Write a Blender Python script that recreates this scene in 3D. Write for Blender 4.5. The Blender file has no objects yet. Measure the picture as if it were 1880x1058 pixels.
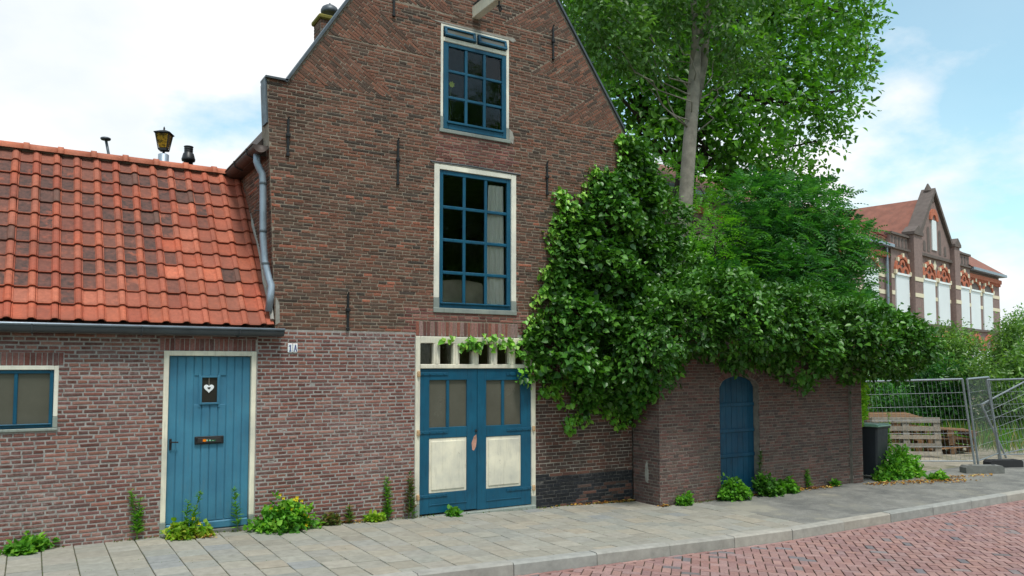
import bpy, math, random
import numpy as np
from mathutils import Vector, Matrix

# ------------------------------------------------------------------ camera, sky, sun, exposure
scene = bpy.context.scene
COL = scene.collection
R = math.radians
F_PX, PX, PY, HORIZON, EYE = 1440.0, 940.0, 589.0, 672.0, 1.8
PITCH = math.atan((HORIZON - PY) / F_PX)
YAW = R(31.5)
cam = bpy.data.cameras.new("camera")
cam.sensor_width = 36.0
cam.lens = F_PX / 1880.0 * 36.0
cam.shift_y = (PY - 529.0) / 1880.0
cam.clip_start = 0.1
cam.clip_end = 2000.0
camo = bpy.data.objects.new("camera", cam)
camo.location = (0, 0, EYE)
camo.rotation_euler = (math.pi / 2 + PITCH, 0, -YAW)
COL.objects.link(camo)
scene.camera = camo

SUN_EL, SUN_AZ = R(66), R(188)      # azimuth clockwise from +Y: the sun stands high over the street, veiled by thin cloud
world = bpy.data.worlds.new("World")
scene.world = world
world.use_nodes = True
wn, wl = world.node_tree.nodes, world.node_tree.links
wn.clear()
w_out = wn.new("ShaderNodeOutputWorld")
sky = wn.new("ShaderNodeTexSky")
sky.sky_type = 'NISHITA'
sky.sun_disc = False
sky.sun_elevation = SUN_EL
sky.sun_rotation = SUN_AZ
sky.air_density = 1.0
sky.dust_density = 1.0
sky.ozone_density = 0.2
bg_sky = wn.new("ShaderNodeBackground"); bg_sky.inputs[1].default_value = 0.15
sky_tint = wn.new('ShaderNodeMix'); sky_tint.data_type = 'RGBA'; sky_tint.blend_type = 'MULTIPLY'; sky_tint.inputs[0].default_value = 1.0
sky_tint.inputs[7].default_value = (1.05, 1.4, 1.2, 1)
wl.new(sky.outputs[0], sky_tint.inputs[6]); wl.new(sky_tint.outputs[2], bg_sky.inputs[0])
bg_cloud = wn.new("ShaderNodeBackground")
bg_cloud.inputs[1].default_value = 0.94
tc = wn.new("ShaderNodeTexCoord")
sep = wn.new("ShaderNodeSeparateXYZ"); wl.new(tc.outputs['Generated'], sep.inputs[0])
def wmath(op, a, b=None):
    m = wn.new("ShaderNodeMath"); m.operation = op
    for i, v in enumerate((a, b)):
        if v is None: continue
        if isinstance(v, (int, float)): m.inputs[i].default_value = v
        else: wl.new(v, m.inputs[i])
    return m.outputs[0]
zz = wmath('ADD', wmath('MAXIMUM', sep.outputs[2], 0.0), 0.35)
comb = wn.new("ShaderNodeCombineXYZ")
wl.new(wmath('DIVIDE', sep.outputs[0], zz), comb.inputs[0])
wl.new(wmath('DIVIDE', sep.outputs[1], zz), comb.inputs[1])
cmap = wn.new("ShaderNodeMapping"); cmap.inputs['Location'].default_value = (2.2, 7.1, 0.0)
wl.new(comb.outputs[0], cmap.inputs[0])
cn = wn.new("ShaderNodeTexNoise"); cn.inputs['Scale'].default_value = 1.5; cn.inputs['Detail'].default_value = 9; cn.inputs['Roughness'].default_value = 0.55
wl.new(cmap.outputs[0], cn.inputs[0])
cr = wn.new("ShaderNodeValToRGB")
cr.color_ramp.elements[0].position = 0.46; cr.color_ramp.elements[0].color = (0.18, 0.18, 0.18, 1)
cr.color_ramp.elements[1].position = 0.57; cr.color_ramp.elements[1].color = (1, 1, 1, 1)
wl.new(cn.outputs['Fac'], cr.inputs[0])
cn2 = wn.new("ShaderNodeTexNoise"); cn2.inputs['Scale'].default_value = 2.3; cn2.inputs['Detail'].default_value = 6
cmap2 = wn.new("ShaderNodeMapping"); cmap2.inputs['Location'].default_value = (7.7, 2.2, 1.0)
wl.new(comb.outputs[0], cmap2.inputs[0]); wl.new(cmap2.outputs[0], cn2.inputs[0])
cr2 = wn.new("ShaderNodeValToRGB")
cr2.color_ramp.elements[0].position = 0.35; cr2.color_ramp.elements[0].color = (0.76, 0.83, 0.88, 1)
cr2.color_ramp.elements[1].position = 0.60; cr2.color_ramp.elements[1].color = (1.0, 1.0, 1.0, 1)
wl.new(cn2.outputs['Fac'], cr2.inputs[0]); wl.new(cr2.outputs[0], bg_cloud.inputs[0])
wmix = wn.new("ShaderNodeMixShader")
wl.new(cr.outputs[0], wmix.inputs[0]); wl.new(bg_sky.outputs[0], wmix.inputs[1]); wl.new(bg_cloud.outputs[0], wmix.inputs[2])
wl.new(wmix.outputs[0], w_out.inputs[0])

sun = bpy.data.lights.new("sun", 'SUN')
sun.energy = 2.3
sun.angle = R(11)
sun.color = (1.0, 0.96, 0.9)
suno = bpy.data.objects.new("sun", sun)
sd = Vector((math.sin(SUN_AZ) * math.cos(SUN_EL), math.cos(SUN_AZ) * math.cos(SUN_EL), math.sin(SUN_EL)))
suno.rotation_euler = (-sd).to_track_quat('-Z', 'Y').to_euler()
COL.objects.link(suno)

scene.view_settings.view_transform = 'Standard'
scene.view_settings.look = 'None'
scene.view_settings.exposure = 0.27
scene.view_settings.gamma = 1.0
scene.view_settings.use_curve_mapping = False
scene.render.engine = 'CYCLES'
scene.cycles.max_bounces = 8
scene.cycles.transparent_max_bounces = 12

# ------------------------------------------------------------------ helpers
rng = np.random.default_rng(11)
random.seed(5)
FW = np.array([math.sin(YAW) * math.cos(PITCH), math.cos(YAW) * math.cos(PITCH), math.sin(PITCH)])
RT = np.array([math.cos(YAW), -math.sin(YAW), 0.0])
UP = np.cross(RT, FW)
CAM = np.array([0, 0, EYE])
def ray(x, y): return FW + RT * (x - PX) / F_PX - UP * (y - PY) / F_PX
def at(x, y, dist): return CAM + ray(x, y) * dist                 # a survey point at a given distance
def ground_at(x, y, z=-0.2): r = ray(x, y); return CAM + r * ((z - EYE) / r[2])
def wall_at(x, y, Y): r = ray(x, y); return CAM + r * (Y / r[1])
def lin(c):
    return tuple(((v / 255.0) / 12.92 if v / 255.0 <= 0.04045 else ((v / 255.0 + 0.055) / 1.055) ** 2.4) for v in c)

def tag(o, label=None, cat=None, group=None, kind=None):
    if label: o["label"] = label
    if cat: o["category"] = cat
    if group: o["group"] = group
    if kind: o["kind"] = kind
    return o
def empty(name, loc=(0, 0, 0), parent=None):
    o = bpy.data.objects.new(name, None)
    o.empty_display_size = 0.1
    COL.objects.link(o)
    if parent: o.parent = parent
    o.location = loc
    return o
def link(name, me, mat=None, parent=None, color=None, loc=None, rot=None):
    o = bpy.data.objects.new(name, me)
    if mat and not me.materials: me.materials.append(mat)
    COL.objects.link(o)
    if parent: o.parent = parent
    if color is not None: o.color = (*color[:3], color[3] if len(color) > 3 else 1.0)
    if loc is not None: o.location = loc
    if rot is not None: o.rotation_euler = rot
    return o

class MB:
    """collects shapes; build() links them as one mesh object"""
    def __init__(s): s.v = []; s.f = []; s.c = []; s.col = (1, 1, 1)
    def add(s, verts, faces, col=None):
        b = len(s.v); c = col or s.col
        s.v.extend([tuple(p) for p in verts]); s.c.extend([c] * len(verts))
        s.f.extend([tuple(i + b for i in f) for f in faces]); return s
    def box(s, x0, x1, y0, y1, z0, z1, ch=0.0, col=None):
        """chamfered box"""
        x0, x1 = sorted((x0, x1)); y0, y1 = sorted((y0, y1)); z0, z1 = sorted((z0, z1))
        ch = min(ch, (x1 - x0) * .45, (y1 - y0) * .45, (z1 - z0) * .45)
        if ch <= 0:
            v = [(x0,y0,z0),(x1,y0,z0),(x1,y1,z0),(x0,y1,z0),(x0,y0,z1),(x1,y0,z1),(x1,y1,z1),(x0,y1,z1)]
            return s.add(v, [(0,3,2,1),(4,5,6,7),(0,1,5,4),(1,2,6,5),(2,3,7,6),(3,0,4,7)], col)
        v = []; idx = {}
        for i, X in enumerate((x0, x1)):
            for j, Y in enumerate((y0, y1)):
                for k, Z in enumerate((z0, z1)):
                    dx, dy, dz = (1 if i == 0 else -1) * ch, (1 if j == 0 else -1) * ch, (1 if k == 0 else -1) * ch
                    idx[i,j,k,'x'] = len(v); v.append((X, Y + dy, Z + dz))
                    idx[i,j,k,'y'] = len(v); v.append((X + dx, Y, Z + dz))
                    idx[i,j,k,'z'] = len(v); v.append((X + dx, Y + dy, Z))
        f = []
        for i in (0, 1): f.append([idx[i,0,0,'x'], idx[i,1,0,'x'], idx[i,1,1,'x'], idx[i,0,1,'x']][::(-1 if i == 0 else 1)])
        for j in (0, 1): f.append([idx[0,j,0,'y'], idx[1,j,0,'y'], idx[1,j,1,'y'], idx[0,j,1,'y']][::(1 if j == 0 else -1)])
        for k in (0, 1): f.append([idx[0,0,k,'z'], idx[1,0,k,'z'], idx[1,1,k,'z'], idx[0,1,k,'z']][::(-1 if k == 0 else 1)])
        for a in (0, 1):
            for b in (0, 1):
                f.append([idx[a,b,0,'x'], idx[a,b,1,'x'], idx[a,b,1,'y'], idx[a,b,0,'y']])
                f.append([idx[a,0,b,'x'], idx[a,1,b,'x'], idx[a,1,b,'z'], idx[a,0,b,'z']])
                f.append([idx[0,a,b,'y'], idx[1,a,b,'y'], idx[1,a,b,'z'], idx[0,a,b,'z']])
                for c in (0, 1): f.append([idx[a,b,c,'x'], idx[a,b,c,'y'], idx[a,b,c,'z']])
        return s.add(v, f, col)
    def prism(s, poly, mp, d0, d1, col=None):
        """poly = list of (u, w), mp(u, w, depth) -> xyz; front at d0, back at d1"""
        n = len(poly)
        v = [mp(u, w, d0) for u, w in poly] + [mp(u, w, d1) for u, w in poly]
        f = [tuple(range(n)), tuple(range(2 * n - 1, n - 1, -1))] + [(i, i + n, (i + 1) % n + n, (i + 1) % n) for i in range(n)]
        return s.add(v, f, col)
    def tube(s, pts, rad, seg=8, cap=True, col=None):
        pts = [Vector(p) for p in pts]; n = len(pts)
        rad = [rad] * n if isinstance(rad, (int, float)) else list(rad)
        v = []; f = []; side = None
        for i, p in enumerate(pts):
            t = (pts[min(i + 1, n - 1)] - pts[max(i - 1, 0)]).normalized()
            if side is None:
                side = t.cross(Vector((0, 0, 1)) if abs(t.z) < .9 else Vector((1, 0, 0))).normalized()
            side = (side - t * side.dot(t)).normalized()
            oth = t.cross(side)
            for k in range(seg):
                a = 2 * math.pi * k / seg
                v.append(p + (side * math.cos(a) + oth * math.sin(a)) * rad[i])
        for i in range(n - 1):
            for k in range(seg):
                f.append((i*seg+k, i*seg+(k+1)%seg, (i+1)*seg+(k+1)%seg, (i+1)*seg+k))
        if cap: f += [tuple(range(seg))[::-1], tuple((n-1)*seg + k for k in range(seg))]
        return s.add(v, f, col)
    def lathe(s, prof, c, seg=16, col=None, rot=0.0):
        v = []; f = []
        for r, z in prof:
            for k in range(seg):
                a = 2 * math.pi * k / seg + rot
                v.append((c[0] + r * math.cos(a), c[1] + r * math.sin(a), c[2] + z))
        n = len(prof)
        for i in range(n - 1):
            for k in range(seg): f.append((i*seg+k, i*seg+(k+1)%seg, (i+1)*seg+(k+1)%seg, (i+1)*seg+k))
        f += [tuple(range(seg))[::-1], tuple((n-1)*seg + k for k in range(seg))]
        return s.add(v, f, col)
    def mesh(s, name, smooth=False):
        me = bpy.data.meshes.new(name)
        me.from_pydata(s.v, [], s.f)
        a = me.color_attributes.new("Col", 'FLOAT_COLOR', 'POINT')
        a.data.foreach_set("color", np.array([(*c[:3], 1.0) for c in s.c], dtype=np.float32).ravel())
        if smooth: me.polygons.foreach_set("use_smooth", [True] * len(me.polygons))
        return me
    def build(s, name, mat, parent=None, smooth=False):
        return link(name, s.mesh(name, smooth), mat, parent)

# ------------------------------------------------------------------ materials
def newmat(name):
    m = bpy.data.materials.new(name); m.use_nodes = True
    nt = m.node_tree; b = nt.nodes["Principled BSDF"]
    return m, nt.nodes, nt.links, b
class NB:
    def __init__(s, nodes, links): s.n = nodes; s.l = links
    def put(s, sock, v):
        if v is None: return
        if hasattr(v, 'is_linked'): s.l.new(v, sock)
        else: sock.default_value = v
    def noise(s, scale, detail=4, rough=.55, vec=None, dist=0.0):
        t = s.n.new("ShaderNodeTexNoise"); t.inputs['Scale'].default_value = scale; t.inputs['Detail'].default_value = detail
        t.inputs['Roughness'].default_value = rough; t.inputs['Distortion'].default_value = dist
        if vec is not None: s.l.new(vec, t.inputs['Vector'])
        return t.outputs['Fac']
    def ramp(s, fac, a, b, ca=(0,0,0,1), cb=(1,1,1,1)):
        r = s.n.new("ShaderNodeValToRGB"); e = r.color_ramp.elements
        e[0].position, e[1].position = a, b; e[0].color, e[1].color = ca, cb
        s.l.new(fac, r.inputs[0]); return r.outputs[0]
    def mix(s, fac, a, b, blend='MIX'):
        m = s.n.new("ShaderNodeMix"); m.data_type = 'RGBA'; m.blend_type = blend
        s.put(m.inputs[0], fac); s.put(m.inputs[6], a); s.put(m.inputs[7], b); return m.outputs[2]
    def math(s, op, a, b=None):
        m = s.n.new("ShaderNodeMath"); m.operation = op; s.put(m.inputs[0], a); s.put(m.inputs[1], b); return m.outputs[0]
    def pos(s, scale=None):
        g = s.n.new("ShaderNodeNewGeometry")
        if scale is None: return g.outputs['Position']
        mp = s.n.new("ShaderNodeMapping"); mp.inputs['Scale'].default_value = scale; s.l.new(g.outputs['Position'], mp.inputs[0]); return mp.outputs[0]
    def col(s):
        a = s.n.new("ShaderNodeAttribute"); a.attribute_name = "Col"; return a.outputs['Color']
    def obj(s): return s.n.new("ShaderNodeObjectInfo")
    def bump(s, h, strength, dist, bsdf):
        b = s.n.new("ShaderNodeBump"); b.inputs['Strength'].default_value = strength; b.inputs['Distance'].default_value = dist
        s.l.new(h, b.inputs['Height']); s.l.new(b.outputs[0], bsdf.inputs['Normal'])
def c4(c): return (*c[:3], 1.0)

def tinted(name, rough=.85, var=.35, scale=40., bump=.5, bdist=.004, bloom=None, bloom_c=(.5,.48,.48), spec=.3):
    """piece material: colour = vertex colour * object colour, grained; bloom = salt bloom / wear patches"""
    m, n, l, b = newmat(name); k = NB(n, l)
    base = k.mix(1.0, k.col(), k.obj().outputs['Color'], 'MULTIPLY')
    p = k.pos()
    g = k.noise(scale, 5, .65, p)
    base = k.mix(1.0, base, k.ramp(g, .25, .75, c4([1 - var] * 3), c4([1 + var * .6] * 3)), 'MULTIPLY')
    if bloom:
        big = k.ramp(k.noise(1.3, 3, .6, p), .42, .68); fine = k.ramp(k.noise(26, 4, .7, p), .40, .62)
        base = k.mix(k.math('MULTIPLY', k.math('MULTIPLY', big, fine), bloom), base, c4(bloom_c))
    l.new(base, b.inputs['Base Color']); b.inputs['Roughness'].default_value = rough; b.inputs['Specular IOR Level'].default_value = spec
    k.bump(k.noise(scale * 3, 4, .7, p), bump, bdist, b)
    return m
def mortar(name, c, c2, scale=9.):
    m, n, l, b = newmat(name); k = NB(n, l); p = k.pos()
    base = k.mix(k.ramp(k.noise(scale, 5, .7, p), .3, .7), c4(c), c4(c2))
    base = k.mix(1.0, base, k.ramp(k.noise(120, 3, .7, p), .2, .8, (.7,.7,.7,1), (1.15,1.15,1.15,1)), 'MULTIPLY')
    l.new(base, b.inputs['Base Color']); b.inputs['Roughness'].default_value = .95; b.inputs['Specular IOR Level'].default_value = .15
    k.bump(k.noise(60, 5, .7, p), .7, .006, b)
    return m
def paint(name, c, dirt=(.12,.11,.1), wear=.5, rough=.42, chips=None, grain=(30, 30, 3), scale=1.0):
    m, n, l, b = newmat(name); k = NB(n, l)
    p = k.pos(); ps = k.pos(grain)
    base = k.mix(1.0, c4(c), k.ramp(k.noise(2.2, 4, .6, p), .3, .7, (.74,.75,.78,1), (1.2,1.17,1.12,1)), 'MULTIPLY')
    base = k.mix(k.math('MULTIPLY', k.ramp(k.noise(1.2 * scale, 5, .65, ps), .52, .75), wear * .55), base, c4(dirt))
    if chips:
        ch = k.ramp(k.noise(22, 6, .75, k.pos((1, 1, .45))), .66, .69)
        base = k.mix(ch, base, c4(chips))
    l.new(base, b.inputs['Base Color'])
    l.new(k.ramp(k.noise(6, 4, .6, p), .3, .7, c4([rough - .08] * 3), c4([rough + .18] * 3)), b.inputs['Roughness'])
    b.inputs['Specular IOR Level'].default_value = .4
    k.bump(k.noise(2, 4, .6, ps), .25, .003, b)
    return m
def plain(name, c, rough=.6, metal=0.0, var=.25, scale=6., bump=.15, spec=.4, rv=.12):
    m, n, l, b = newmat(name); k = NB(n, l); p = k.pos()
    base = k.mix(1.0, c4(c), k.ramp(k.noise(scale, 5, .65, p), .25, .75, c4([1 - var] * 3), c4([1 + var * .7] * 3)), 'MULTIPLY')
    l.new(base, b.inputs['Base Color']); b.inputs['Metallic'].default_value = metal; b.inputs['Specular IOR Level'].default_value = spec
    l.new(k.ramp(k.noise(scale * 2, 4, .6, p), .3, .7, c4([max(.02, rough - rv)] * 3), c4([min(1, rough + rv)] * 3)), b.inputs['Roughness'])
    k.bump(k.noise(scale * 8, 4, .6, p), bump, .004, b)
    return m
def leafmat(name, trans=.35, rough=.42, spec=.45, tcol=(1.5, 1.7, .55)):
    m, n, l, b = newmat(name); k = NB(n, l)
    base = k.mix(1.0, k.col(), k.obj().outputs['Color'], 'MULTIPLY')
    l.new(base, b.inputs['Base Color']); b.inputs['Roughness'].default_value = rough; b.inputs['Specular IOR Level'].default_value = spec
    t = n.new("ShaderNodeBsdfTranslucent")
    l.new(k.mix(1.0, base, c4(tcol), 'MULTIPLY'), t.inputs[0])
    mx = n.new("ShaderNodeMixShader"); mx.inputs[0].default_value = trans
    l.new(b.outputs[0], mx.inputs[1]); l.new(t.outputs[0], mx.inputs[2])
    l.new(mx.outputs[0], n["Material Output"].inputs[0])
    return m
def glassmat(name, tint=(.96, .98, .97), wave=.02):
    m, n, l, b = newmat(name); k = NB(n, l)
    n.remove(b)
    tr = n.new("ShaderNodeBsdfTransparent"); tr.inputs[0].default_value = c4(tint)
    gl = n.new("ShaderNodeBsdfGlossy"); gl.inputs['Roughness'].default_value = .015
    fr = n.new("ShaderNodeFresnel"); fr.inputs[0].default_value = 1.5
    bp = n.new("ShaderNodeBump"); bp.inputs['Strength'].default_value = wave; bp.inputs['Distance'].default_value = .05
    l.new(k.noise(7, 2, .5, k.pos()), bp.inputs['Height']); l.new(bp.outputs[0], gl.inputs['Normal'])
    mx = n.new("ShaderNodeMixShader")
    l.new(fr.outputs[0], mx.inputs[0]); l.new(tr.outputs[0], mx.inputs[1]); l.new(gl.outputs[0], mx.inputs[2])
    l.new(mx.outputs[0], n["Material Output"].inputs[0])
    return m

M = {}
M['brick_pink'] = tinted('salt bloomed pink brick', bloom=.5, bloom_c=lin((166, 152, 148)), var=.4, scale=45)
M['brick_brown'] = tinted('weathered brown brick', bloom=.22, bloom_c=lin((120, 105, 92)), var=.45, scale=45)
M['brick_dark'] = tinted('dark damp brick', bloom=.2, bloom_c=lin((120, 112, 105)), var=.45, scale=45)
M['mortar_pale'] = mortar('pale grey mortar', lin((178, 173, 169)), lin((138, 132, 128)))
M['mortar_warm'] = mortar('warm grey mortar', lin((166, 152, 136)), lin((120, 109, 97)))
M['mortar_dark'] = mortar('dirty mortar', lin((150, 142, 132)), lin((104, 98, 92)))
M['door_blue'] = paint('faded light blue paint', lin((62, 122, 150)), dirt=lin((84, 112, 124)), wear=.8, chips=lin((96, 120, 130)), rough=.5)
M['blue'] = paint('deep blue paint', lin((16, 84, 112)), dirt=lin((22, 44, 56)), wear=.9, chips=lin((60, 84, 96)), rough=.4)
M['old_blue'] = paint('old dull blue paint', lin((14, 74, 104)), dirt=lin((14, 34, 46)), wear=1.4, rough=.5, chips=lin((70, 82, 84)))
M['cream'] = paint('cream paint', lin((228, 222, 204)), dirt=lin((120, 108, 84)), wear=.55, chips=lin((150, 138, 116)), rough=.5)
M['white'] = paint('off white paint', lin((236, 232, 218)), dirt=lin((150, 142, 122)), wear=.4, chips=lin((160, 150, 134)), rough=.5)
M['grey_paint'] = paint('grey plinth paint', lin((140, 148, 142)), dirt=lin((84, 84, 76)), wear=.8, rough=.6)
M['iron'] = plain('black wrought iron', lin((34, 34, 36)), rough=.55, var=.35)
M['zinc'] = plain('weathered zinc', lin((150, 162, 174)), rough=.48, metal=.55, var=.22, scale=5)
M['zinc_dark'] = plain('dark zinc', lin((92, 98, 104)), rough=.5, metal=.5, var=.3, scale=5)
M['gutter_brown'] = plain('brown painted gutter board', lin((70, 56, 50)), rough=.6)
M['black_plastic'] = plain('black plastic', lin((30, 31, 34)), rough=.45, var=.15)
M['glass'] = glassmat('old window glass')
M['frosted'] = plain('dusty obscured glass', lin((92, 90, 80)), rough=.22, var=.25, scale=1.6, bump=.03, spec=.5, rv=.08)
M['room'] = plain('dim room plaster', lin((70, 64, 58)), rough=.9)
M['curtain'] = plain('white curtain cloth', lin((246, 245, 240)), rough=.9, var=.06)
M['beige'] = plain('beige board', lin((170, 160, 146)), rough=.8)
M['plaster'] = plain('pale patched mortar', lin((160, 156, 148)), rough=.95, var=.3, scale=14, bump=.5)
M['concrete'] = plain('concrete block', lin((118, 118, 114)), rough=.9, var=.3, scale=9, bump=.4)
M['galv'] = plain('galvanised steel tube', lin((150, 156, 162)), rough=.42, metal=.6, var=.18)
M['wood'] = tinted('grey pallet wood', var=.45, scale=14, bump=.4)
M['bark_grey'] = tinted('smooth grey bark', var=.45, scale=5, bump=.6, bdist=.02)
M['bark'] = tinted('dark bark', var=.5, scale=9, bump=.8, bdist=.03)
M['leaf'] = leafmat('tree leaf', trans=.38)
M['ivy_leaf'] = leafmat('glossy ivy leaf', trans=.16, rough=.40, spec=.42, tcol=(1.4, 1.7, .5))
M['weed_leaf'] = leafmat('weed leaf', trans=.35, rough=.55, spec=.3)
M['dead_leaf'] = leafmat('fallen leaf', trans=.1, rough=.8, spec=.2, tcol=(1, 1, 1))
M['tile_pave'] = tinted('concrete paving tile', var=.22, scale=12, bump=.3, bdist=.003, rough=.88, spec=.25)
M['kerb'] = tinted('concrete kerb', var=.25, scale=9, bump=.35, rough=.9, spec=.2)
M['road_brick'] = tinted('red road clinker', var=.25, scale=30, bump=.35, rough=.8, spec=.3)
M['enamel'] = plain('white enamel', lin((236, 238, 240)), rough=.25, var=.04)
M['enamel_blue'] = plain('blue enamel', lin((24, 54, 130)), rough=.25, var=.04)
def tile_material():
    m, n, l, b = newmat('weathered clay roof tile'); k = NB(n, l); oi = k.obj(); p = k.pos()
    clay = k.mix(1.0, oi.outputs['Color'], k.ramp(k.noise(30, 5, .7, p), .25, .75, (.72,.7,.7,1), (1.2,1.2,1.2,1)), 'MULTIPLY')
    clay = k.mix(k.math('MULTIPLY', k.ramp(k.noise(2.2, 5, .7, p), .38, .66), .55), clay, c4(lin((136, 82, 66))))
    sp = n.new("ShaderNodeSeparateColor"); l.new(k.col(), sp.inputs[0])
    soot = k.math('MULTIPLY', k.math('MULTIPLY', sp.outputs[0], k.math('DIVIDE', oi.outputs['Object Index'], 100.0)), k.ramp(k.noise(9, 5, .7, p), .12, .46))
    dark = k.mix(k.ramp(k.noise(22, 4, .6, p), .35, .7), c4(lin((70, 54, 50))), c4(lin((108, 74, 66))))
    base = k.mix(soot, clay, dark)
    lich = k.ramp(k.noise(13, 5, .7, p), .72, .76)
    base = k.mix(k.math('MULTIPLY', lich, .7), base, c4(lin((170, 140, 52))))
    l.new(base, b.inputs['Base Color']); b.inputs['Roughness'].default_value = .75; b.inputs['Specular IOR Level'].default_value = .3
    k.bump(k.noise(90, 4, .7, p), .35, .003, b)
    return m
M['tile'] = tile_material()
def ground_material(name, c1, c2, c3=None, s1=3., s2=90., bump=.6):
    m, n, l, b = newmat(name); k = NB(n, l); p = k.pos()
    base = k.mix(k.ramp(k.noise(s1, 6, .7, p), .35, .65), c4(c1), c4(c2))
    base = k.mix(1.0, base, k.ramp(k.noise(s2, 3, .7, p), .25, .75, (.6,.6,.6,1), (1.25,1.25,1.25,1)), 'MULTIPLY')
    if c3: base = k.mix(k.ramp(k.noise(s1 * .25, 5, .7, p), .55, .65), base, c4(c3))
    l.new(base, b.inputs['Base Color']); b.inputs['Roughness'].default_value = .95; b.inputs['Specular IOR Level'].default_value = .15
    k.bump(k.noise(s2, 4, .7, p), bump, .01, b)
    return m
M['gravel'] = ground_material('pale gravel', lin((176, 166, 150)), lin((146, 138, 124)), lin((120, 118, 96)))
M['asphalt'] = ground_material('worn asphalt pavement', lin((146, 144, 138)), lin((106, 106, 104)), lin((154, 150, 138)), s1=2.6, s2=110, bump=.5)
M['earth'] = ground_material('grassy earth', lin((86, 96, 54)), lin((104, 96, 70)))
M['joint_sand'] = ground_material('sandy joint', lin((96, 92, 80)), lin((84, 90, 62)), s1=5)

# ------------------------------------------------------------------ brickwork
D = 9.114                                   # the street front stands in the plane Y = D
def facade(u, w, d): return (u, D + d, w)
def pick(pal, n=None): return pal[random.randrange(len(pal))]
def jit(c, a=.12):
    k = 1 + random.uniform(-a, a); h = random.uniform(-.04, .04)
    return (max(0, c[0] * (k + h)), max(0, c[1] * k), max(0, c[2] * (k - h)))
def subtract(rects, hole):
    out = []; hx0, hx1, hz0, hz1 = hole
    for x0, x1, z0, z1 in rects:
        if x1 <= hx0 or x0 >= hx1 or z1 <= hz0 or z0 >= hz1: out.append((x0, x1, z0, z1)); continue
        if x0 < hx0: out.append((x0, hx0, z0, z1))
        if x1 > hx1: out.append((hx1, x1, z0, z1))
        a, b = max(x0, hx0), min(x1, hx1)
        if z0 < hz0: out.append((a, b, z0, hz0))
        if z1 > hz1: out.append((a, b, hz1, z1))
    return out
def clip(poly, a, b, c):
    """keep the side a*u + b*w <= c"""
    out = []
    for i in range(len(poly)):
        p, q = poly[i], poly[(i + 1) % len(poly)]
        dp, dq = a * p[0] + b * p[1] - c, a * q[0] + b * q[1] - c
        if dp <= 0: out.append(p)
        if (dp < 0 < dq) or (dq < 0 < dp):
            t = dp / (dp - dq); out.append((p[0] + (q[0] - p[0]) * t, p[1] + (q[1] - p[1]) * t))
    return out
def area(p): return abs(sum(p[i][0] * p[(i + 1) % len(p)][1] - p[(i + 1) % len(p)][0] * p[i][1] for i in range(len(p)))) / 2
def courses(x0, x1, z0, z1, pitch, length, joint, tint, holes=(), xl=None, xr=None, wob=.0025):
    """English bond: stretcher and header courses in turn; returns (polygon, colour, whole)"""
    out = []; i = 0; z = z0
    while z < z1 - pitch * .4:
        za, zb = z + joint / 2, min(z + pitch - joint / 2, z1)
        zc = (za + zb) / 2
        a = x0 if xl is None else max(x0, xl(zc)); b = x1 if xr is None else min(x1, xr(zc))
        step = length if i % 2 == 0 else length / 2
        off = (length * .25 if i % 2 else (length * .5 if i % 4 == 2 else 0)) + random.uniform(-.012, .012)
        x = x0 - off - length
        while x < b:
            s = step * random.uniform(.95, 1.05)
            xa, xb = max(x + joint / 2, a + joint / 2), min(x + s - joint / 2, b - joint / 2)
            x += s
            if xb - xa < .02: continue
            whole = (xb - xa) > step * .85
            dz = random.uniform(-wob, wob)
            rects = [(xa, xb, za + dz, zb + dz)]
            for h in holes:
                n0 = rects; rects = subtract(rects, h)
                if rects != n0: whole = False
            for r in rects:
                if r[1] - r[0] < .018 or r[3] - r[2] < .012: continue
                out.append(([(r[0], r[2]), (r[1], r[2]), (r[1], r[3]), (r[0], r[3])], tint((r[0] + r[1]) / 2, (r[2] + r[3]) / 2), whole and len(rects) == 1))
        z += pitch; i += 1
    return out
def brick_shape(mb, poly, mp, proud, depth, ch=.0035, col=None, rough=.0022):
    n = len(poly); cx = sum(p[0] for p in poly) / n; cz = sum(p[1] for p in poly) / n
    tilt = random.uniform(-.002, .002)
    def j(): return random.uniform(-rough, rough)
    back, mid, front = [], [], []
    for u, w in poly:
        du, dw = u - cx, w - cz
        e = (j(), j())
        back.append(mp(u + e[0], w + e[1], depth)); mid.append(mp(u + e[0], w + e[1], -proud + ch * .8))
        l = math.hypot(du, dw) or 1
        k = ch * 1.3
        front.append(mp(u - math.copysign(min(k, abs(du) * .5), du) + e[0], w - math.copysign(min(k, abs(dw) * .5), dw) + e[1], -proud + tilt + j() * .5))
    f = [tuple(range(2 * n, 3 * n))]
    for i in range(n):
        q = (i + 1) % n
        f.append((i, q, n + q, n + i)); f.append((n + i, n + q, 2 * n + q, 2 * n + i))
    mb.add(back + mid + front, f, col)
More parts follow.
